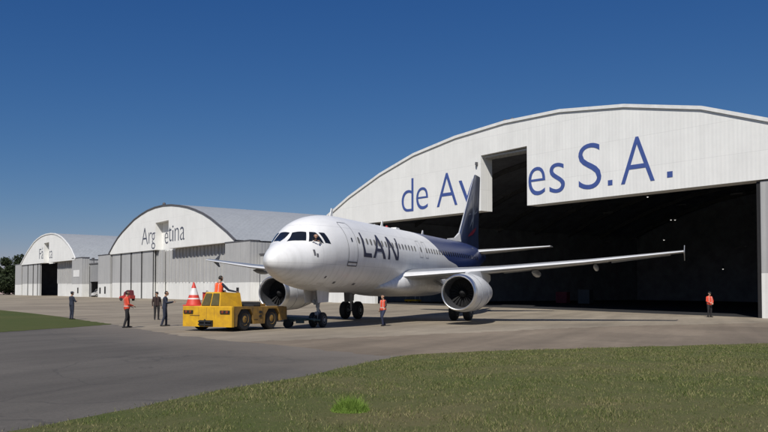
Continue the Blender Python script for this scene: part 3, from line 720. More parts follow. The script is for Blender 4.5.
# cabin windows share one mesh per side
wp = None
wx = [6.05+.533*i for i in range(46) if i not in (17, 19)]
for side in (-1, 1):
    first = None
    for x in wx:
        if x > 30: continue
        if first is None or x > 23.4:
            mb = MB(); zc = 4.44
            ring = []
            for i in range(12):
                a = 2*math.pi*i/12; xx, zz = x+.115*math.copysign(abs(math.cos(a))**.7, math.cos(a)), zc+.17*math.copysign(abs(math.sin(a))**.8, math.sin(a))
                ring.append((xx, side*(skin_y(xx, zz)+.012), zz))
            mb.add(ring, [tuple(range(12))]); o = mb.build('cabin_window', M['glass_dark'], hull, smooth=0)
            if first is None and x > 7: first = (o, x)
        else:
            o = first[0].copy(); COL.objects.link(o); o.parent = hull; o.location.x = x-first[1]
for side in (-1, 1):
    # doors: outline, sill, small round window
    for x0, x1, zb_, zt in ((4.78, 5.76, 3.30, 5.30), (29.2, 30.05, 3.45, 5.25)):
        d = skin_lines([[(x0, zb_), (x0, zt-.12), (x0+.12, zt), (x1-.12, zt), (x1, zt-.12), (x1, zb_)], [(x0, zb_), (x1, zb_)]], .035, .008, 'passenger_door', M['hatch'], hull, side)
        if x0 < 10: skin_lines([[(x0-.02, zb_-.03), (x1+.02, zb_-.03)], [(x0, zb_-.2), (x0, zb_)], [(x1, zb_-.2), (x1, zb_)], [(x0, zb_-.2), (x1, zb_-.2)]], .06, .011, 'sill', M['hull_mark'], d, side)
        skin_lines([[(x0+.42, 4.42), (x0+.56, 4.42)]], .2, .012, 'pane', M['glass_dark'], d, side)
    for x0 in (15.25, 16.3):
        skin_lines([[(x0, 3.95), (x0, 4.95), (x0+.55, 4.95), (x0+.55, 3.95), (x0, 3.95)]], .03, .008, 'emergency_exit', M['hatch'], hull, side)
    skin_lines([[(2.12, 3.50), (2.12, 3.78)], [(2.27, 3.44), (2.27, 3.6)]], .11, .014, 'sensor_probe', M['hull_mark'], hull, side)
    for xa, xb, z in ((3.3, 3.42, 2.5), (4.4, 4.6, 2.25), (6.6, 6.9, 2.2)): skin_lines([[(xa, z), (xb, z)]], .1, .012, 'service_panel', M['hull_mark'], hull, side)
LAN = [[[(6.52,4.87,.20),(6.50,4.3,.27),(6.60,3.66,.36)], [(6.96,3.82,1.02),(7.0,3.60,1.10)]],
       [[(8.74,4.89,.26),(8.30,4.25,.32),(7.84,3.60,.38)], [(8.72,4.89,.28),(9.0,4.2,.36),(9.32,3.60,.46)], [(8.55,4.14,.8),(8.57,3.97,.95)]],
       [[(10.22,4.89,.26),(10.08,4.2,.28),(9.95,3.60,.34)], [(10.25,4.89,.28),(10.7,4.2,.36),(11.2,3.60,.44)], [(11.62,4.89,.24),(11.46,4.2,.26),(11.30,3.60,.28)]]]
for ch in LAN:
    strokes(ch, .016, 'letter', M['logo_navy'], hull, -1)
    strokes([[(18.0-x, z, w_) for x, z, w_ in q] for q in ch], .016, 'letter', M['logo_navy'], hull, 1)
for x, z, h in ((6.4, 5.78, .42), (13.5, 5.78, .35), (21, 5.78, .3)):
    MB().prism([(x, z-.05), (x+.35, z-.05), (x+.36, z+h), (x+.2, z+h)], -.02, .02).build('antenna', M['roof_white'], hull, smooth=0)
MB().prism([(15.6, 5.75), (16.4, 5.75), (16.2, 5.87), (15.7, 5.87)], -.18, .18).build('antenna', M['roof_white'], hull, smooth=0)
MB().ball((14.5, 0, 5.8), (.12, .08, .1)).build('beacon', M['red'], hull)

# wings, tailplane, fin
def foil(t, n=14):
    f = lambda c: 5*t*(.2969*math.sqrt(c)-.126*c-.3516*c*c+.2843*c**3-.1036*c**4)
    cs = [(1-math.cos(math.pi*i/n))/2 for i in range(n+1)]
    up = [(c, f(c)*1.05+.02*math.sin(math.pi*c)) for c in reversed(cs)]; lo = [(c, -f(c)*.8+.012*math.sin(math.pi*c)) for c in cs[1:-1]]
    return up+lo
def lifting(name, st, parent, mats, vertical=False, sgn=1, sub=1):
    """st: stations (span, x_leading, chord, height, thickness)"""
    mb = MB(); S = []
    for a, b in zip(st[:-1], st[1:]):
        S += [tuple(a[q]+(b[q]-a[q])*i/sub for q in range(5)) for i in range(sub)]
    S.append(st[-1]); rs = []
    for y, x, c, z, t in S:
        F_ = foil(t)
        rs.append([((x+c*u), sgn*y, z+c*v) if not vertical else ((x+c*u), c*v-.0*c, z) for u, v in F_])
    mb.rings(rs, 0, True); n = len(rs[0])
    # bright leading edge
    F_ = foil(.12)
    for i in range(len(rs)-1):
        for j in range(n):
            if (F_[j][0]+F_[(j+1) % n][0])/2 < .05 and F_[j][1]+F_[(j+1) % n][1] > .004: mb.m[i*n+j] = 1
    return mb.build(name, mats, parent, smooth=50)
WST = [(1.2,12.15,6.9,2.66,.115),(2.2,12.75,6.2,2.74,.112),(4.3,13.75,5.05,2.92,.108),(6.4,14.85,3.95,3.09,.108),(11.5,17.4,2.75,3.58,.112),(17.0,20.2,1.55,4.24,.105)]
def wz(y): return float(np.interp(y, [s[0] for s in WST], [s[3] for s in WST]))
def wle(y): return float(np.interp(y, [s[0] for s in WST], [s[1] for s in WST]))
def wch(y): return float(np.interp(y, [s[0] for s in WST], [s[2] for s in WST]))
for s in (-1, 1):
    wg = lifting('wing', WST, jet, [M['wing'], M['wing_edge']], sgn=s, sub=3)
    fn = MB().prism([(20.9,4.22),(21.3,4.28),(22.02,4.72),(22.16,4.72),(21.98,4.3),(21.94,4.15),(22.14,3.78),(22.0,3.76),(21.3,4.12)], s*17.0-.02, s*17.0+.02)
    fn.build('wingtip_fence', M['wing'], wg, smooth=0)
    for y, ln_, rr in ((4.6, 3.0, .26), (8.4, 2.9, .25), (11.9, 2.4, .21)):
        xt = wle(y)+wch(y); zc = wz(y)-.20
        prof = [(0,.01),(.08,.3),(.25,.75),(.5,1),(.75,.8),(.92,.4),(1,.02)]
        fm = MB(); fm.rings([[(xt-ln_*.72+ln_*t, s*y+.55*rr*k*math.cos(a), zc-.12*t-.05+rr*k*math.sin(a)) for a in [2*math.pi*i/16 for i in range(16)]] for t, k in prof], 0, True)
        fm.build('flap_fairing', M['wing'], wg, smooth=60)
    # flap and aileron split lines, drooped aileron edge
    fl_ = MB()
    for y0, y1, d0, d1, dz in ((2.4, 6.3, 1.2, .9, -.02), (6.5, 12.6, .85, .6, -.03), (12.8, 16.2, .5, .36, -.05)):
        a, b = (wle(y0)+wch(y0), s*y0, wz(y0)), (wle(y1)+wch(y1), s*y1, wz(y1))
        fl_.rings([[(a[0]-d0, a[1], a[2]+.05), (a[0]+.12, a[1], a[2]+dz), (a[0]+.12, a[1], a[2]+dz-.03), (a[0]-d0, a[1], a[2]-.14)],
                   [(b[0]-d1, b[1], b[2]+.03), (b[0]+.10, b[1], b[2]+dz), (b[0]+.10, b[1], b[2]+dz-.02), (b[0]-d1, b[1], b[2]-.08)]], 0, True)
    fl_.build('flap', M['wing'], wg, smooth=0)
    lifting('tailplane', [(.45,31.6,4.0,5.02,.11),(6.2,35.35,1.45,5.60,.10)], jet, [M['wing'], M['wing_edge']], sgn=s, sub=3)
FIN = [(0,29.0,7.0,5.35,.10),(0,29.55,6.35,5.85,.10),(0,30.2,5.55,6.55,.10),(0,34.55,1.9,11.7,.10),(0,34.75,1.6,11.78,.08)]
fin = lifting('tail_fin', FIN, jet, [M['navy'], M['wing_edge']], True, sub=4)
dm = MB().rings([[(27.0,-.03,5.82),(27.0,.03,5.82),(27.0,.02,5.88),(27.0,-.02,5.88)],[(28.8,-.12,5.8),(28.8,.12,5.8),(28.8,.04,6.05),(28.8,-.04,6.05)],[(30.0,-.2,5.8),(30.0,.2,5.8),(30.0,.08,6.5),(30.0,-.08,6.5)]], 0, True)
dm.build('dorsal_fillet', M['wing_edge'], fin, smooth=50)
def fin_pt(x, z, side, off=.012):
    zs = [s[3] for s in FIN]; xl = float(np.interp(z, zs, [s[1] for s in FIN])); ch = float(np.interp(z, zs, [s[2] for s in FIN])); c = min(max((x-xl)/ch, .001), .999)
    F_ = foil(.10); up = F_[:15][::-1]; lo = [F_[0]]+F_[:14:-1]
    if side > 0: y = float(np.interp(c, [p[0] for p in up], [p[1] for p in up]))
    else: y = float(np.interp(c, [p[0] for p in sorted(lo+[F_[14]])], [p[1] for p in sorted(lo+[F_[14]])]))
    return (x, ch*y+off*side, z)
def fin_strokes(polys, name, m, side):
    mb = MB()
    for pts in polys:
        k0 = len(mb.v); P_ = []
        for a, b in zip(pts[:-1], pts[1:]): P_ += [tuple(a[q]+(b[q]-a[q])*i/6 for q in range(3)) for i in range(6)]
        P_.append(pts[-1])
        for x, z, wd in P_:
            for q in (-.5, 0, .5): mb.v.append(fin_pt(x+q*wd, z, side))
        for i in range(len(P_)-1):
            for q in (0, 1): mb.f.append((k0+3*i+q, k0+3*i+q+1, k0+3*i+q+4, k0+3*i+q+3)); mb.m.append(0)
    return mb.build(name, m, fin, smooth=60)
for side in (-1, 1):
    fin_strokes([[(33.6,10.0,.02),(33.75,9.0,.30),(33.9,8.3,.5),(33.7,7.6,.3),(33.4,6.9,.02)], [(32.2,8.1,.02),(33.0,8.3,.35),(34.1,8.35,.5),(35.0,8.6,.3),(35.7,8.9,.02)],
                 [(32.6,7.1,.02),(33.3,7.7,.4),(34.2,8.5,.35),(35.0,9.5,.02)]], 'emblem', M['logo_pale'], side)
    fin_strokes([[(32.0,6.35,.1),(32.9,6.55,1.0),(33.9,6.9,1.0),(34.9,7.3,.1)]], 'emblem', M['logo_red'], side)
    rl = fin_strokes([[(34.1,6.4,.03),(35.55,11.6,.03)]], 'rudder_line', M['gap'], side)

# engines
def engine(s):
    c = (10.55, s*5.75, 1.76)
    e = MB().lathe([(.02,.90),(.0,.935),(.06,.975),(.3,1.02),(.9,1.065),(1.6,1.075),(2.4,1.05),(3.2,.97),(4.1,.82),(4.9,.66),(5.15,.61),(5.15,.57),(4.6,.56)], c, 'x', 56).build('engine', M['engine'], jet, smooth=50)
    MB().lathe([(.30,1.024),(.10,.992),(.0,.955),(-.03,.92),(-.01,.885),(.08,.86),(.22,.845)], c, 'x', 56).build('inlet_lip', M['lip'], e, smooth=60)
    MB().lathe([(.22,.846),(.5,.83),(.95,.80),(1.15,.80)], c, 'x', 48).build('inlet_duct', M['duct'], e, smooth=60)
    f_ = MB(); 
    for k in range(22):
        a = 2*math.pi*k/22; ca, sa = math.cos(a), math.sin(a); tw = .10
        pt = lambda r, d, x: (c[0]+x, c[1]+r*math.cos(a+d/r), c[2]+r*math.sin(a+d/r))
        f_.add([pt(.24,-.03,.98), pt(.24,.03,1.1), pt(.79,.11,1.1), pt(.79,-.11,.98)], [(0,1,2,3)])
    f_.lathe([(1.13,.80),(1.13,.02)], c, 'x', 40)
    f_.build('fan', M['fan'], e, smooth=0)
    MB().lathe([(.62,.01),(.68,.08),(.82,.17),(1.0,.24),(1.1,.26)], c, 'x', 24, caps=True).build('spinner', M['fan'], e)
    MB().lathe([(4.5,.01),(4.6,.4),(5.0,.3),(5.45,.06),(5.5,.01)], c, 'x', 24, caps=True).build('exhaust_cone', M['duct'], e)
    for q in (-1, 1):      # cowl seams
        sm = MB(); 
        for x_, r_ in ((1.15, 1.078), (2.7, 1.035)):
            sm.lathe([(x_, r_-.02), (x_, r_+.004), (x_+.025, r_+.004), (x_+.025, r_-.02)], c, 'x', 56)
    sm.build('cowl_seam', M['hatch'], e)
    MB().rings([[(x, c[1]-hw, z0), (x, c[1]+hw, z0), (x, c[1]+hw*.7, z1), (x, c[1]-hw*.7, z1)] for x, hw, z0, z1 in ((11.7,.05,2.7,2.75),(12.6,.2,2.6,2.95),(14.2,.24,2.45,3.0),(16,.2,2.2,2.95),(17.4,.05,2.55,2.85))], 0, True).build('pylon', M['engine'], e, smooth=30)
    MB().prism([(11.7, 2.5), (12.6, 2.55), (12.5, 2.3), (11.9, 2.28)], c[1]-s*.98-.02, c[1]-s*.98+.02).build('strake', M['engine'], e, smooth=0)
for s in (-1, 1): engine(s)

# landing gear
def wheel(parent, c, r, wd):
    wh = MB().lathe([(-wd/2,.55*r),(-wd/2,.86*r),(-wd*.36,.97*r),(-wd*.15,r),(wd*.15,r),(wd*.36,.97*r),(wd/2,.86*r),(wd/2,.55*r)], c, 'y', 36, caps=True).build('wheel', M['rubber'], parent, smooth=35)
    for q in (-1, 1): MB().lathe([(q*(wd/2-.01),.54*r),(q*(wd/2+.012),.50*r),(q*(wd/2-.03),.40*r),(q*(wd/2+.02),.16*r),(q*(wd/2+.03),.01)], c, 'y', 24).build('hub', M['gear_grey'], wh)
    return wh
zg_ = lambda x, y: float(ground_z(x, y))
ng = MB(); g0 = zg_(5.07, 0)
ng.tube((5.0,0,2.1),(5.05,0,1.0),.10,None,14).tube((5.05,0,1.0),(5.07,0,.36),.065,None,14,1).tube((5.07,-.3,.38+g0),(5.07,.3,.38+g0),.055,None,12,1)
ng.tube((5.05,0,1.15),(6.6,0,2.0),.05).tube((5.05,-.05,.95),(5.32,-.05,.72),.035).tube((5.32,-.05,.72),(5.1,-.05,.42),.035)
ng.box((4.88,-.16,1.15),(4.96,.16,1.42)).tube((4.82,-.14,1.3),(4.9,-.14,1.3),.09,None,12,1).tube((4.82,.14,1.3),(4.9,.14,1.3),.09,None,12,1).box((4.9,-.1,.62),(5.2,.1,.8))
ngo = ng.build('nose_gear', [M['gear_grey'], M['steel']], jet)
for s in (-1, 1):
    wheel(ngo, (5.07, s*.26, .385+g0), .385, .22)
    MB().prism([(4.2,1.9),(5.6,1.9),(5.5,1.28),(4.35,1.25)], s*.36-.015, s*.36+.015).build('gear_door', M['hull'], ngo, smooth=0)
for s in (-1, 1):
    y = s*3.795; g0 = zg_(17.71, y)
    mg = MB().tube((17.6,y*.97,2.7),(17.68,y,1.25),.17,None,16).tube((17.68,y,1.25),(17.71,y,.6),.11,None,16,1).tube((17.71,y-.55,.585+g0),(17.71,y+.55,.585+g0),.09,None,14,1)
    mg.tube((17.66,y*.99,1.6),(17.3,s*2.2,2.5),.08).tube((17.78,y,1.3),(18.05,y,.95),.05).tube((18.05,y,.95),(17.8,y,.62),.05)
    mgo = mg.build('main_gear', [M['gear_grey'], M['steel']], jet)
    for q in (-1, 1): wheel(mgo, (17.71, y+q*.46, .585+g0), .585, .42)
    MB().prism([(17.1,2.6),(18.3,2.6),(18.15,1.15),(17.3,1.15)], y+s*.32-.02, y+s*.32+.02).build('gear_door', M['wing'], mgo, smooth=0)

# ------------------------------------------------------------------ tow tractor, towbar, cone
def cam_pt(X, Z):                          # metres right of and ahead of where the photographer stands
    return (-32.3327+.92814*Z+.37223*X, -18.6103+.37223*Z-.92814*X)
px0 = cam_pt(-8.05, 37.4); px1 = cam_pt(-6.0, 41.25)
TR = math.atan2(px1[1]-px0[1], px1[0]-px0[0])
tug = thing('tow_tractor', 'yellow four wheeled tow tractor with an open cab, pulling the airliner', 'tow tractor', (px0[0], px0[1], 0), TR)
tug.scale = (1, 1.13, 1)
b = MB()
prof = [(0,.22),(0,1.1),(.03,1.13),(4.22,1.08),(4.28,1.0),(4.28,.45),(3.72,.40),(3.66,.72),(3.42,1.0),(2.75,1.0),(2.50,.72),(2.44,.30),(1.62,.30),(1.56,.72),(1.34,1.0),(.66,1.0),(.42,.72),(.36,.22)]
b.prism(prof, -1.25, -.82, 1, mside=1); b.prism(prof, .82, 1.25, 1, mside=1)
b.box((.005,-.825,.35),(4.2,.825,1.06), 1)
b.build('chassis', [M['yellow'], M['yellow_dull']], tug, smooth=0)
fp = MB().cbox((-.06,-1.27,.2),(.16,1.27,1.14),.035,0)
fpo = fp.build('end_panel', M['yellow'], tug, smooth=30)
for y in (-.95, .93):
    lm = MB().box((-.10,y-.24,.80),(-.062,y+.24,.95)).build('lamp_housing', M['tug_black'], fpo, smooth=0)
    for q in (-.11, .11): MB().lathe([(-.125,.01),(-.12,.055),(-.10,.06)], (0,y+q,.875), 'x', 12).build('lamp', M['lamp_lens'], lm)
hk = MB().box((-.22,-.32,.28),(-.062,.32,.34)).box((-.22,-.32,.42),(-.062,.32,.47)).box((-.14,-.34,.24),(-.062,.34,.5)).tube((-.18,0,.2),(-.18,0,.55),.035)
hk.build('tow_hitch', M['tug_black'], fpo, smooth=0)
ml = MB()
for y in (-.4, .0, .4): ml.box((-.066,y-.006,.55),(-.058,y+.006,1.08))
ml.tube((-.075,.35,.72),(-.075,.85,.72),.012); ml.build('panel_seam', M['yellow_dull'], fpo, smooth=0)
for x in (1.0, 3.08):
    for y in (-1.03, 1.03):
        wh = MB().lathe([(-.17,.28),(-.17,.46),(-.12,.515),(-.04,.53),(.04,.53),(.12,.515),(.17,.46),(.17,.28)], (x, y, .53), 'y', 32, caps=True).build('wheel', M['rubber'], tug, smooth=35)
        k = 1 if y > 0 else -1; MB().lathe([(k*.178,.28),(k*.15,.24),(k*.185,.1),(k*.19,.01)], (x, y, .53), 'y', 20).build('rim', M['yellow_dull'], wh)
# open cab: front screen frame, two sides, back
cb = MB()
cb.rings([[(.18,-.52,1.1),(.18,.50,1.1),(1.50,.50,1.1),(1.50,-.72,1.1)],[(.40,-.40,1.78),(.40,.36,1.78),(1.40,.36,1.74),(1.40,-.68,1.74)]], 0, False)
cbo = cb.build('cab', M['yellow'], tug, smooth=0)
sd = cbo.modifiers.new('thickness', 'SOLIDIFY'); sd.thickness = .05
gl = MB()
for y0, y1 in ((-.46, -.05), (.01, .44)):
    x0, x1 = .18+.22*.10-.034, .18+.22*.90-.034
    gl.add([(x0,y0,1.17),(x0,y1,1.17),(x1,.32 if y1 > 0 else y1,1.72),(x1,-.37 if y0 < -.3 else y0,1.72)], [(0,1,2,3)])
gl.build('windscreen', M['tug_glass'], cbo, smooth=0)
st = MB().cbox((1.70,-1.15,1.07),(2.25,-.2,1.2),.03).cbox((2.15,-1.15,1.07),(2.28,-.2,1.32),.03); st.build('seat', M['tug_black'], tug)
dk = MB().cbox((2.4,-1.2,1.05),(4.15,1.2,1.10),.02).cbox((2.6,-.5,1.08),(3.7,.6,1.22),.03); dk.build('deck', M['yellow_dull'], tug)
ex = MB().tube((2.2,.75,1.05),(2.2,.75,1.75),.045,None,10).tube((2.2,.75,1.75),(2.3,.75,1.85),.045,None,10); ex.build('exhaust_pipe', M['tug_black'], tug)
MB().box((.95,-1.262,.55),(1.02,-1.25,.6)).box((2.0,-1.27,.62),(2.2,-1.25,.7)).box((2.0,-1.27,.80),(2.22,-1.25,.90)).build('side_step', M['tug_black'], tug, smooth=0)
bn = MB().tube((1.42,.25,1.72),(1.42,.25,1.80),.05,None,12).ball((1.42,.25,1.84),(.055,.055,.07)); bn.build('beacon', M['lamp_lens'], cbo)
rl_ = MB().path([(2.3,1.12,1.08),(2.3,1.12,1.4),(3.9,1.12,1.4),(3.9,1.12,1.08)], .018, 8); rl_.build('hand_rail', M['tug_black'], tug)
sm_ = MB().box((1.50,-1.256,.32),(1.515,-1.25,1.05)).box((2.30,-1.256,.34),(2.315,-1.25,1.05)).box((1.6,-1.258,.50),(1.9,-1.25,.52)); sm_.build('panel_seam', M['tug_black'], tug, smooth=0)
MB().box((4.28,-.3,.45),(4.5,.3,.75)).tube((4.42,0,.42),(4.42,0,.82),.04).build('rear_hitch', M['tug_black'], tug, smooth=0)
TM = Matrix.Translation((px0[0], px0[1], 0)) @ Matrix.Rotation(TR, 4, 'Z')
tw = lambda x, y, z: tuple(TM @ Vector((x, y, z)))

cn = thing('traffic_cone', 'tall red and white striped cone standing on the deck of the tow tractor', 'traffic cone', tw(.36, 1.12, 1.145), TR)
MB().cbox((-.40,-.40,0),(.40,.40,.05),.05).build('base', M['cone_red'], cn)
cp = lambda z: .36*(1-z/1.14)+.015
cm = MB()
for z0, z1, k in ((.05,.30,0),(.30,.36,1),(.36,.50,0),(.50,.82,1),(.82,1.08,0)):
    cm.lathe([(z0,cp(z0)),(z1,cp(z1))], (0,0,0), 'z', 24, k)
cm.lathe([(1.08,cp(1.08)),(1.10,.005)], (0,0,0), 'z', 24, 0)
cm.build('cone', [M['cone_red'], M['cone_white']], cn)
c2 = thing('equipment_box', 'small red box standing on the tractor deck between cone and cab', 'box', tw(.80, .70, 1.115), TR)
MB().cbox((-.16,-.15,0),(.16,.15,.60),.02).build('body', M['red'], c2); MB().cbox((-.17,-.16,.6),(.17,.16,.66),.02).build('lid', M['red_dark'], c2)
MB().tube((-.05,0,.66),(-.05,0,.72),.012).tube((.05,0,.66),(.05,0,.72),.012).tube((-.06,0,.72),(.06,0,.72),.012).build('handle', M['tug_black'], c2)

# towbar from the tractor to the nose wheel
A = Vector(tw(4.45, 0, .58)); B = Vector((4.72, 0, .40)); d = (B-A).normalized(); sd_ = Vector((-d.y, d.x, 0)).normalized()
tb = thing('towbar', 'dark green towbar on small wheels linking tractor and nose wheel', 'towbar', (0, 0, 0))
br = MB().tube(A, B, .065, None, 12).tube(A-d*.05+Vector((0,0,-.1)), A-d*.05+Vector((0,0,.1)), .07, None, 12)
br.tube(A+d*1.2+sd_*.28+Vector((0,0,-.06)), B-d*.3+sd_*.14, .035).tube(A+d*1.2-sd_*.28+Vector((0,0,-.06)), B-d*.3-sd_*.14, .035)
br.build('bar', M['towbar'], tb)
hd = MB().tube(B-sd_*.36, B+sd_*.36, .07, None, 12).tube(B-sd_*.3, B-sd_*.3+d*.3, .05).tube(B+sd_*.3, B+sd_*.3+d*.3, .05); hd.build('head', M['towbar'], tb)
cw = A+d*1.15
ax = MB().tube(Vector((cw.x,cw.y,.22))-sd_*.42, Vector((cw.x,cw.y,.22))+sd_*.42, .03).tube((cw.x,cw.y,.2), (cw.x,cw.y,.55), .05).box((-.22,-.12,.30),(.3,.12,.48),0,Matrix.Translation((cw.x,cw.y,0))@Matrix.Rotation(math.atan2(d.y,d.x),4,'Z')); ax.build('carriage', M['towbar'], tb)
for s in (-1, 1):
    c_ = Vector((cw.x, cw.y, .21))+sd_*.42*s; wl_ = MB().tube(c_-sd_*.07, c_+sd_*.07, .21, None, 24); wl_.build('wheel', M['rubber'], tb, smooth=35)
for k in (.45, .7):
    q = A+(B-A)*k; MB().cbox((-.2,-.15,.22),(.2,.15,.42),.03,0,Matrix.Translation((q.x,q.y,0))@Matrix.Rotation(math.atan2(d.y,d.x),4,'Z')).build('tool_box', M['towbar'], tb)

# ------------------------------------------------------------------ people
def limb_seg(mb_list, p, r1, q, r2, tg): mb_list.append((Vector(p), r1, Vector(q), r2, tg))
def remesh(mb, voxel, name):
    me = bpy.data.meshes.new('tmp'); me.from_pydata(mb.v, [], mb.f); bm = bmesh.new(); bm.from_mesh(me); bmesh.ops.recalc_face_normals(bm, faces=bm.faces); bm.to_mesh(me); bm.free()
    o = bpy.data.objects.new('tmp', me); COL.objects.link(o)
    m_ = o.modifiers.new('r', 'REMESH'); m_.mode = 'VOXEL'; m_.voxel_size = voxel; m_.use_smooth_shade = True
    s_ = o.modifiers.new('s', 'SMOOTH'); s_.factor = .5; s_.iterations = 2
    dg = bpy.context.evaluated_depsgraph_get(); r_ = bpy.data.meshes.new_from_object(o.evaluated_get(dg)); r_.name = name
    bpy.data.objects.remove(o); return r_
def faces_by_segment(me, segs):
    n = len(me.polygons); c = np.empty(n*3); me.polygons.foreach_get('center', c); c = c.reshape(-1, 3); best = np.full(n, 1e9); idx = np.zeros(n, int)
    for i, (p, r1, q, r2, tg) in enumerate(segs):
        p, q = np.array(p), np.array(q); d = q-p; L = d@d
        t = np.clip(((c-p)@d)/L, 0, 1) if L > 1e-9 else np.zeros(n)
        dist = np.linalg.norm(c-(p+t[:,None]*d), axis=1)-(r1+(r2-r1)*t)
        k = dist < best; best[k] = dist[k]; idx[k] = i
    return c, idx
def person(label, loc, rz, top, trousers, arms=None, legs=None, vest=None, cap=None, lean=0.0, turn=0.0, hold=None, scale=1.0, group='ground crew', hips=None, hairm='hair'):
    """faces +x. arms: (elbow, wrist) per side in body space; legs: (knee, ankle)"""
    t = thing('person', label, 'person', loc, rz, group); t.scale = (scale*1.05, scale*1.05, scale)
    S = []; seg = lambda *a: limb_seg(S, *a)
    hz = .93 if hips is None else hips
    L = lambda z: lean*(z-hz)                       # the trunk leans forward from the hips
    arms = arms or {}; legs = legs or {}
    for s, k in ((1, 'l'), (-1, 'r')):
        hip = (0, s*.095, hz-.02)
        kn, an = legs.get(k, ((.02, s*.105, .50), (-.02, s*.11, .095)))
        seg(hip, .098, kn, .064, 'trousers'); seg(kn, .062, an, .050, 'trousers')
        a = Vector(an); f = legs.get(k+'f', (1, s*.18, 0)); f = Vector(f).normalized()
        seg(a+Vector((0,0,-.045))-f*.05, .042, a+Vector((0,0,-.055))+f*.10, .040, 'shoe'); seg(a+Vector((0,0,-.055))+f*.10, .04, a+Vector((0,0,-.06))+f*.165, .030, 'shoe')
    for s in (-1, 1):
        seg((L(hz)-.005, s*.07, hz), .115, (L(hz+.20), s*.075, hz+.20), .10, 'top'); seg((L(hz+.2), s*.075, hz+.2), .10, (L(hz+.43)-.01, s*.095, hz+.43), .108, 'top')
        seg((L(hz+.50)-.015, s*.05, hz+.50), .062, (L(hz+.485)-.015, s*.165, hz+.475), .062, 'top')
    nb = Vector((L(hz+.53)-.01, 0, hz+.53)); hc = Vector((L(hz+.72)+.02, 0, hz+.715))
    seg(nb, .058, nb+Vector((.012,0,.09)), .052, 'skin')
    ct, st_ = math.cos(turn), math.sin(turn); H = lambda x, y, z: hc+Vector((x*ct-y*st_, x*st_+y*ct, z))
    seg(H(-.012,0,.015), .088, H(-.005,0,.035), .086, 'head'); seg(H(.02,0,-.02), .072, H(.035,0,-.075), .048, 'skin'); seg(H(.07,0,-.088), .024, H(.062,0,-.085), .024, 'skin')
    seg(H(.085,0,.005), .012, H(.104,0,-.028), .016, 'skin'); seg(H(.085,-.014,-.058), .012, H(.085,.014,-.058), .012, 'skin')
    for s in (-1, 1): seg(H(.0,s*.088,-.005), .016, H(-.006,s*.09,.02), .018, 'skin'); seg(H(.082,s*.03,.03), .014, H(.078,s*.045,.03), .012, 'skin')
    for s, k in ((1, 'l'), (-1, 'r')):
        sh = Vector((L(hz+.47)-.015, s*.185, hz+.465)); el, wr = arms.get(k, ((L(hz+.2)-.045, s*.245, hz+.19), (L(hz)+.03, s*.255, hz-.06)))
        el, wr = Vector(el), Vector(wr); seg(sh, .060, el, .047, 'top'); seg(el, .046, wr, .034, 'top')
        d = (wr-el).normalized(); up = Vector((0,0,1)) if abs(d.z) < .8 else Vector((1,0,0)); sd = d.cross(up).normalized(); nr = sd.cross(d).normalized()
        if abs(d.z) >= .8: sd, nr = Vector((1,0,0))-d*d.x, Vector((0,-s,0)); sd.normalize()
        pm = wr+d*.085
        for q in (-.022, 0, .022): seg(wr+d*.015+sd*q*.7, .017, pm+sd*q, .014, 'skin')
        for q, ln in ((-.030,.062),(-.010,.076),(.010,.082),(.030,.072)):
            b0 = pm+sd*q; b1 = b0+d*ln*.5-nr*ln*.12; b2 = b1+d*ln*.42-nr*ln*.32; seg(b0, .010, b1, .0095, 'skin'); seg(b1, .0095, b2, .008, 'skin')
        th0 = wr+d*.03+sd*.02; th1 = th0+d*.035+sd*.032; seg(th0, .013, th1, .011, 'skin'); seg(th1, .011, th1+d*.035+sd*.006, .009, 'skin')
    mb = MB()
    for p, r1, q, r2, tg in S: mb.capsule(p, r1, q, r2, 12, 4)
    me = remesh(mb, .0105, 'person')
    c, idx = faces_by_segment(me, S); tags = [g[4] for g in S]
    order = ['top', 'trousers', 'skin', 'shoe', 'hair']
    for x in (M[top], M[trousers], M['skin'], M['shoe'], M[hairm]): me.materials.append(x)
    mi = np.array([{'top':0,'trousers':1,'skin':2,'shoe':3,'head':2}[tags[i]] for i in idx])
    loc_ = (c-np.array(hc)); fx = loc_[:,0]*ct+loc_[:,1]*st_; hd = np.array([tags[i] == 'head' for i in idx])
    mi[hd & ((loc_[:,2] > .075) | (fx < .01))] = 4
    me.polygons.foreach_set('material_index', mi.astype(np.int32)); me.polygons.foreach_set('use_smooth', [True]*len(me.polygons)); me.update()
    bo = bpy.data.objects.new('body', me); COL.objects.link(bo); bo.parent = t
    if vest:
        vm = MB()
        for s in (-1, 1):
            vm.capsule((L(hz+.02), s*.072, hz+.02), .126, (L(hz+.2), s*.078, hz+.20), .118, 12, 4); vm.capsule((L(hz+.2), s*.078, hz+.20), .118, (L(hz+.42)-.01, s*.092, hz+.42), .124, 12, 4)
            vm.capsule((L(hz+.49)-.015, s*.07, hz+.495), .07, (L(hz+.48)-.015, s*.15, hz+.478), .07, 12, 4)
        ve = remesh(vm, .012, 'safety_vest'); n = len(ve.polygons); cc = np.empty(n*3); ve.polygons.foreach_get('center', cc); cc = cc.reshape(-1, 3)
        for x in (M[vest], M['reflective']): ve.materials.append(x)
        z = cc[:,2]-hz; mk = ((np.abs(z-.10) < .016) | ((z > .10) & (np.abs(np.abs(cc[:,1])-.105) < .013))).astype(np.int32)
        ve.polygons.foreach_set('material_index', mk); ve.polygons.foreach_set('use_smooth', [True]*n)
        bm = bmesh.new(); bm.from_mesh(ve)
        bmesh.ops.delete(bm, geom=[f for f in bm.faces if f.calc_center_median().z < hz-.055 or (f.calc_center_median().z > hz+.535)], context='FACES'); bm.to_mesh(ve); bm.free()
        vo = bpy.data.objects.new('safety_vest', ve); COL.objects.link(vo); vo.parent = t
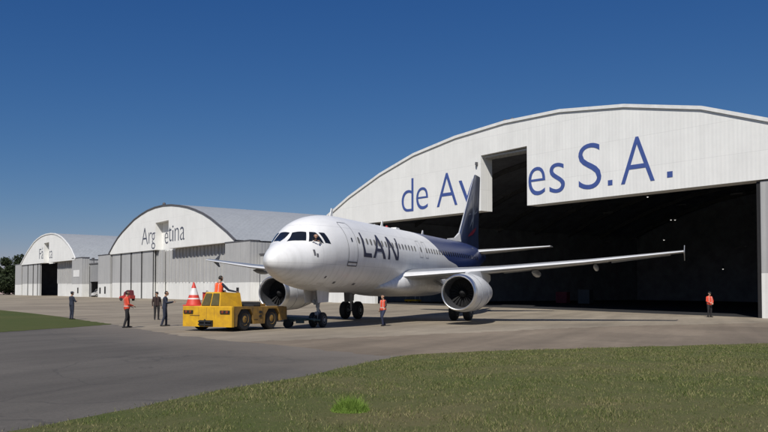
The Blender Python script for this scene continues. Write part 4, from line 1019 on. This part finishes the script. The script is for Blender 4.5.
    if cap:
        cm_ = MB(); Hh = lambda x, y, z: tuple(H(x, y, z))
        rs = []
        for i in range(6):
            a = math.pi/2*i/6; rr = .107*math.cos(a); rs.append([Hh(-.01+rr*math.cos(b_)*1.05, rr*math.sin(b_)*.95, .055+.085*math.sin(a)) for b_ in [2*math.pi*j/18 for j in range(18)]])
        cm_.rings(rs, 0, True)
        cm_.rings([[Hh(.06,-.07,.058),Hh(.06,.07,.058),Hh(.06,.07,.068),Hh(.06,-.07,.068)],[Hh(.165,-.045,.045),Hh(.165,.045,.045),Hh(.165,.045,.053),Hh(.165,-.045,.053)]], 0, True)
        cm_.build('cap', M[cap], t)
    return t

def stand(X, Z): x, y = cam_pt(X, Z); return (x, y, float(ground_z(x, y)))
RIGHT, AWAY, LEFT, NEAR = R(-68.1), R(21.85), R(111.9), R(201.85)
person('person in dark navy overalls and cap standing at the edge of the grass verge', stand(-20.55, 54), RIGHT+.9, 'cloth_navy', 'cloth_navy', cap='cloth_navy',
       arms={'l': ((.10,.25,1.14), (.26,.05,1.18)), 'r': ((.08,-.26,1.13), (.27,-.03,1.14))}, scale=1.04)
person('person in red safety vest and black trousers standing on the left apron', stand(-12.85, 41), RIGHT+.5, 'vest_red', 'cloth_black', vest='vest_red',
       arms={'l': ((.0,.25,1.13), (.20,.16,1.02)), 'r': ((.02,-.25,1.13), (.24,-.14,1.05))}, legs={'l': ((.10,.10,.5), (.10,.12,.095)), 'r': ((-.02,-.1,.5), (-.14,-.11,.095))}, scale=1.05)
person('person in dark brown jacket and cap with hands at the sides', stand(-14.68, 53), NEAR+.5, 'cloth_brown', 'cloth_black', cap='cloth_black', scale=1.02)
pm = person('person in navy jacket holding a phone out in front', stand(-11.49, 43), RIGHT+.15, 'cloth_navy', 'cloth_navy', hairm='hair',
       arms={'r': ((.12,-.24,1.17), (.40,-.12,1.22)), 'l': ((.06,.25,1.14), (.33,.12,1.18))}, legs={'l': ((.06,.10,.5), (.06,.12,.095)), 'r': ((.0,-.1,.5), (-.12,-.11,.095))}, lean=.08, scale=1.05)
ph = MB().cbox((-.006,-.04,-.075),(.006,.04,.075),.004)
pl = stand(-11.49, 43); a = RIGHT+.15
hp = Vector((pl[0], pl[1], pl[2]))+Matrix.Rotation(a, 3, 'Z') @ Vector((.52,-.08,1.31))
po = ph.build('phone', M['gap'], None); po.location = hp; po.rotation_euler = (0, -.2, a); tag(po, 'black phone held up by the person in the navy jacket', 'phone')
person('person in red vest and dark blue trousers striding below the airliner fuselage', stand(-.05, 43.4), LEFT+.75, 'cloth_brown', 'cloth_blue', vest='vest_red',
       arms={'l': ((.06,.30,1.16), (.28,.42,1.03)), 'r': ((-.10,-.27,1.16), (-.08,-.33,.92))}, legs={'l': ((.16,.09,.52), (.10,.10,.10)), 'r': ((.02,-.1,.5), (-.20,-.11,.12))}, scale=.94)
person('person in red safety vest standing in front of the dark hangar opening', stand(24.2, 61), NEAR+.3, 'vest_red', 'cloth_black', vest='vest_red', cap='cloth_black',
       arms={'l': ((.03,.25,1.13), (.2,.1,1.0)), 'r': ((.03,-.25,1.13), (.2,-.1,1.0))}, scale=1.06)
dr = tw(.80, .06, 1.06)
person('tractor driver in orange vest with dark sleeves sitting up in the open cab', dr, TR-.15, 'cloth_navy', 'cloth_navy', vest='vest_orange', lean=.18,
       arms={'r': ((.26,-.34,.72), (.50,-.50,.66)), 'l': ((.24,.30,.70), (.44,.14,.66))}, legs={'l': ((.42,.13,.47), (.40,.14,.10)), 'r': ((.42,-.13,.47), (.40,-.14,.10))}, hips=.50, scale=1.12)
MB().cbox((.56,-.24,1.06),(.96,.30,1.46),.04).cbox((.47,-.24,1.06),(.56,.30,1.68),.03).build('driver_seat', M['tug_black'], tug)
person('pilot in white shirt leaning out of the open cockpit side window', (2.72,-.84,3.21), R(230), 'cloth_white', 'cloth_navy', lean=.62,
       arms={'l': ((.38,.30,.86), (.56,.12,.97)), 'r': ((.34,-.30,.84), (.54,-.14,.98))}, legs={'l': ((.30,.1,.46), (.20,.12,.1)), 'r': ((.30,-.1,.46), (.20,-.12,.1))}, hips=.50, turn=-.5, group='flight crew')

# ------------------------------------------------------------------ vehicles and equipment in the background
def vehicle(name, label, cat, loc, rz, ln, wd, ht, paint, van=True, group=None):
    """body profile along x (front at +x), wheels, glass, lamps"""
    t = thing(name, label, cat, loc, rz, group); h = ht
    if van: low = [(-ln/2,.3),(-ln/2,.58*h),(-ln/2+.05,.62*h),(ln*.30,.60*h),(ln*.46,.48*h),(ln/2,.44*h),(ln/2,.3)]; top = [(-ln/2+.04,.61*h),(-ln/2+.08,h-.05),(-ln/2+.2,h),(ln*.12,h),(ln*.2,h-.06),(ln*.33,.60*h)]
    else: low = [(-ln/2,.3),(-ln/2,.55*h),(-ln*.42,.60*h),(ln*.22,.60*h),(ln*.46,.50*h),(ln/2,.42*h),(ln/2,.3)]; top = [(-ln*.42,.595*h),(-ln*.30,h-.04),(-ln*.22,h),(ln*.05,h),(ln*.1,h-.04),(ln*.25,.595*h)]
    MB().prism(low, -wd/2, wd/2).build('body', M[paint], t, smooth=20)
    MB().rings([[(x, -wd/2+.04, z) if k == 0 else (x, wd/2-.04, z) for x, z in top] for k in (0, 1)], 0, True).build('cabin', M[paint], t, smooth=20)
    fx0, fz0 = top[-1]; fx1, fz1 = top[-2]
    g_ = MB().add([(fx0+.015,-wd/2+.12,fz0+.03),(fx0+.015,wd/2-.12,fz0+.03),(fx1+.015,wd/2-.16,fz1-.02),(fx1+.015,-wd/2+.16,fz1-.02)], [(0,1,2,3)])
    g_.build('windscreen', M['glass_dark'], t, smooth=0)
    for s in (-1, 1):
        MB().add([(ln*.18,s*(wd/2-.03),.64*h),(ln*.10,s*(wd/2-.03),.92*h),(-ln*.12,s*(wd/2-.03),.92*h),(-ln*.12,s*(wd/2-.03),.64*h)], [(0,1,2,3)]).build('side_window', M['glass_dark'], t, smooth=0)
        for x in (-ln*.31, ln*.31):
            wh = MB().lathe([(-.1,.2),(-.1,.28),(-.05,.31),(.05,.31),(.1,.28),(.1,.2)], (x, s*(wd/2-.08), .31), 'y', 20, caps=True).build('wheel', M['rubber'], t, smooth=35)
            MB().lathe([(s*.105,.19),(s*.10,.05),(s*.11,.01)], (x, s*(wd/2-.08), .31), 'y', 14).build('rim', M['gear_grey'], wh)
        MB().box((ln/2-.03,s*wd*.36-.14,.38*h),(ln/2+.012,s*wd*.36+.14,.43*h)).build('headlight', M['reflective'], t, smooth=0)
    return t
OUT = math.atan2(FN[1], FN[0])             # facing out of the hangars
gp = lambda u, v: (*uv(u, v), float(ground_z(*uv(u, v))))
vehicle('parked_van', 'small white van parked in the open garage bay of the annex', 'van', gp(147.6, -3.0), OUT, 3.4, 1.6, 1.7, 'car_white')
rt = thing('service_cart', 'dark red service cart with sloped canopy parked before the middle hangar', 'service cart', gp(103.2, 8), OUT-1.1)
MB().prism([(-1.15,.35),(-1.15,.9),(.35,.9),(.9,.75),(1.15,.7),(1.15,.35)], -.6, .6).build('body', M['red'], rt, smooth=20)
MB().prism([(-1.0,.9),(-.85,1.72),(-.45,1.78),(.2,1.42),(.35,.9)], -.55, .55).build('canopy', M['red_dark'], rt, smooth=20)
for x in (-.75, .75):
    for s in (-1, 1): MB().tube((x,s*.52,.28),(x,s*.68,.28),.28,None,18).build('wheel', M['rubber'], rt, smooth=35)
MB().tube((1.1,0,.5),(1.7,0,.3),.04).build('drawbar', M['tug_black'], rt)

def cabinet(name, label, cat, u, v, w_, h_, d_, paint):
    t = thing(name, label, cat, gp(u, v), OUT)
    MB().cbox((-d_/2,-w_/2,.12),(d_/2,w_/2,h_),.02).build('body', M[paint], t)
    for k in range(3): 
        z = .2+k*(h_-.3)/3; MB().box((d_/2,-w_/2+.06,z),(d_/2+.02,w_/2-.06,z+(h_-.3)/3-.05)).build('drawer', M[paint], t, smooth=0)
    for x in (-.3*d_, .3*d_):
        for y in (-.4*w_, .4*w_): MB().tube((x,y-.03,.06),(x,y+.03,.06),.06,None,12).build('castor', M['rubber'], t)
    return t
cabinet('tool_cabinet', 'red tool cabinet standing deep in the dark hangar', 'tool cabinet', 36.5, -22, 1.7, 1.5, .7, 'red_dark')
cabinet('tool_cabinet', 'pale grey square cabinet inside the dark hangar', 'tool cabinet', 33.0, -22, 1.7, 1.8, .8, 'grey_annex')
wst = thing('work_stand', 'yellow wheeled work stand just inside the left end of the hangar opening', 'work stand', gp(48.9, -8.0), OUT+.2)
wf = MB()
for x in (-.5, .5):
    for y in (-.8, .8): wf.tube((x,y,.15),(x*.9,y*.9,1.0),.035)
wf.build('frame', M['steel'], wst); MB().cbox((-.55,-.95,.2),(.55,.95,.42),.03).build('base', M['yellow'], wst); MB().cbox((-.5,-.85,.98),(.5,.85,1.05),.02).build('top', M['steel'], wst)
for x in (-.4, .4):
    for y in (-.7, .7): MB().tube((x,y-.05,.12),(x,y+.05,.12),.12,None,14).build('wheel', M['rubber'], wst)

# lamps hanging under the hangar roof
def hall_lamp(u, v, z, lit, label):
    x, y = uv(u, v); t = thing('hangar_lamp', label, 'lamp', (x, y, z), YAW, 'lamps hanging under the hangar roof')
    if lit:
        MB().lathe([(.0,.24),(.12,.22),(.34,.10),(.42,.08)], (0,0,0), 'z', 18).build('shade', M['steel_dark'], t)
        MB().ball((0,0,.04), .11).build('bulb', M['lamp'], t)
    else:
        MB().box((-.75,-.12,.0),(.75,.12,.10)).build('housing', M['steel_dark'], t, smooth=0); MB().box((-.70,-.07,-.05),(.70,.07,-.002)).build('tube', M['lamp_off'], t, smooth=0)
    MB().tube((0,0,.1),(0,0,1.3),.02,None,6).build('rod', M['steel_dark'], t)
for u, v, z in ((28.18,-45,5.0),(35.26,-45,12.1),(35.9,-45,12.15),(29.61,-30,13.74),(23.1,-45,14.49),(37.05,-45,9.36)):
    hall_lamp(u, v, z, True, 'small round lamp glowing in the dark hangar')
for u, v, z in ((41.4,-30,12.92),(35.54,-30,12.2),(46.82,-45,9.55),(42.03,-45,9.76),(30.85,-45,10.96),(34.14,-45,14.13),(25.76,-45,7.85),(43.36,-18,9.88),(47.81,-30,10.72),(42.28,-18,14.2),(18,-30,13),(12,-30,12.6)):
    hall_lamp(u, v, z, False, 'unlit strip lamp hanging in the dark hangar')

# ------------------------------------------------------------------ trees at the far left
def tree(label, X, Z, ht, cr, seed):
    rnd = random.Random(seed); x, y = cam_pt(X, Z); t = thing('tree', label, 'tree', (x, y, float(ground_z(x, y))-.1), rnd.random()*6, 'trees beyond the far hangar')
    tr = MB(); tr.tube((0,0,0),(0,0,ht*.3),.32,.24,10).tube((0,0,ht*.3),(.2,.1,ht*.7),.24,.08,8)
    cl_ = []
    for k in range(9):
        a = k*2.4+rnd.random(); r_ = cr*rnd.uniform(.35,.7); z = ht*rnd.uniform(.42,.85); e = (r_*math.cos(a), r_*math.sin(a), z)
        tr.tube((0,0,ht*rnd.uniform(.22,.4)), e, .10, .03, 6); cl_.append((e, cr*rnd.uniform(.32,.5)))
    cl_ += [((rnd.gauss(0,.25)*cr, rnd.gauss(0,.25)*cr, ht*.84), cr*.42), ((0,0,ht*.62), cr*.6), ((cr*.3,-cr*.2,ht*.35), cr*.5), ((-cr*.4,cr*.2,ht*.33), cr*.5)]
    tr.build('trunk', M['bark'], t)
    lf = MB(); per = 900
    for (cx, cy, cz), r_ in cl_:
        for k in range(per):
            d_ = Vector((rnd.gauss(0,1), rnd.gauss(0,1), rnd.gauss(0,1))).normalized()*r_*(rnd.random()**.4)*rnd.uniform(.8,1.15)
            c_ = Vector((cx, cy, cz))+Vector((d_.x, d_.y, d_.z*.85)); n_ = Vector((rnd.gauss(0,1), rnd.gauss(0,1), rnd.gauss(.4,1))).normalized(); a = n_.orthogonal().normalized(); b_ = n_.cross(a); s_ = rnd.uniform(.16,.34)
            lf.add([c_-a*s_, c_-b_*s_*.6, c_+a*s_, c_+b_*s_*.6], [(0,1,2,3)])
    lf.build('crown', M['leaf'], t, smooth=0, fix=False)
tree('tallest dark round tree rising beside the far hangar tower', -108.6, 243, 12.2, 5.2, 1)
tree('lower dark tree standing left of the tallest tree, cut by the photo edge', -117.5, 246, 9.0, 4.8, 2)
tree('dark bushy tree half hidden behind the corner of the far hangar', -104.5, 262, 11.5, 4.6, 3)
tree('dark tree outside the left edge of the photo, beyond the others', -126.5, 250, 10.0, 5.2, 4)
tree('low dark bushy tree closing the gap beneath the tallest tree', -107.8, 236, 5.6, 4.2, 5)
tree('low dark thicket tree beneath the tree at the photo edge', -114.2, 239, 5.8, 4.4, 6)
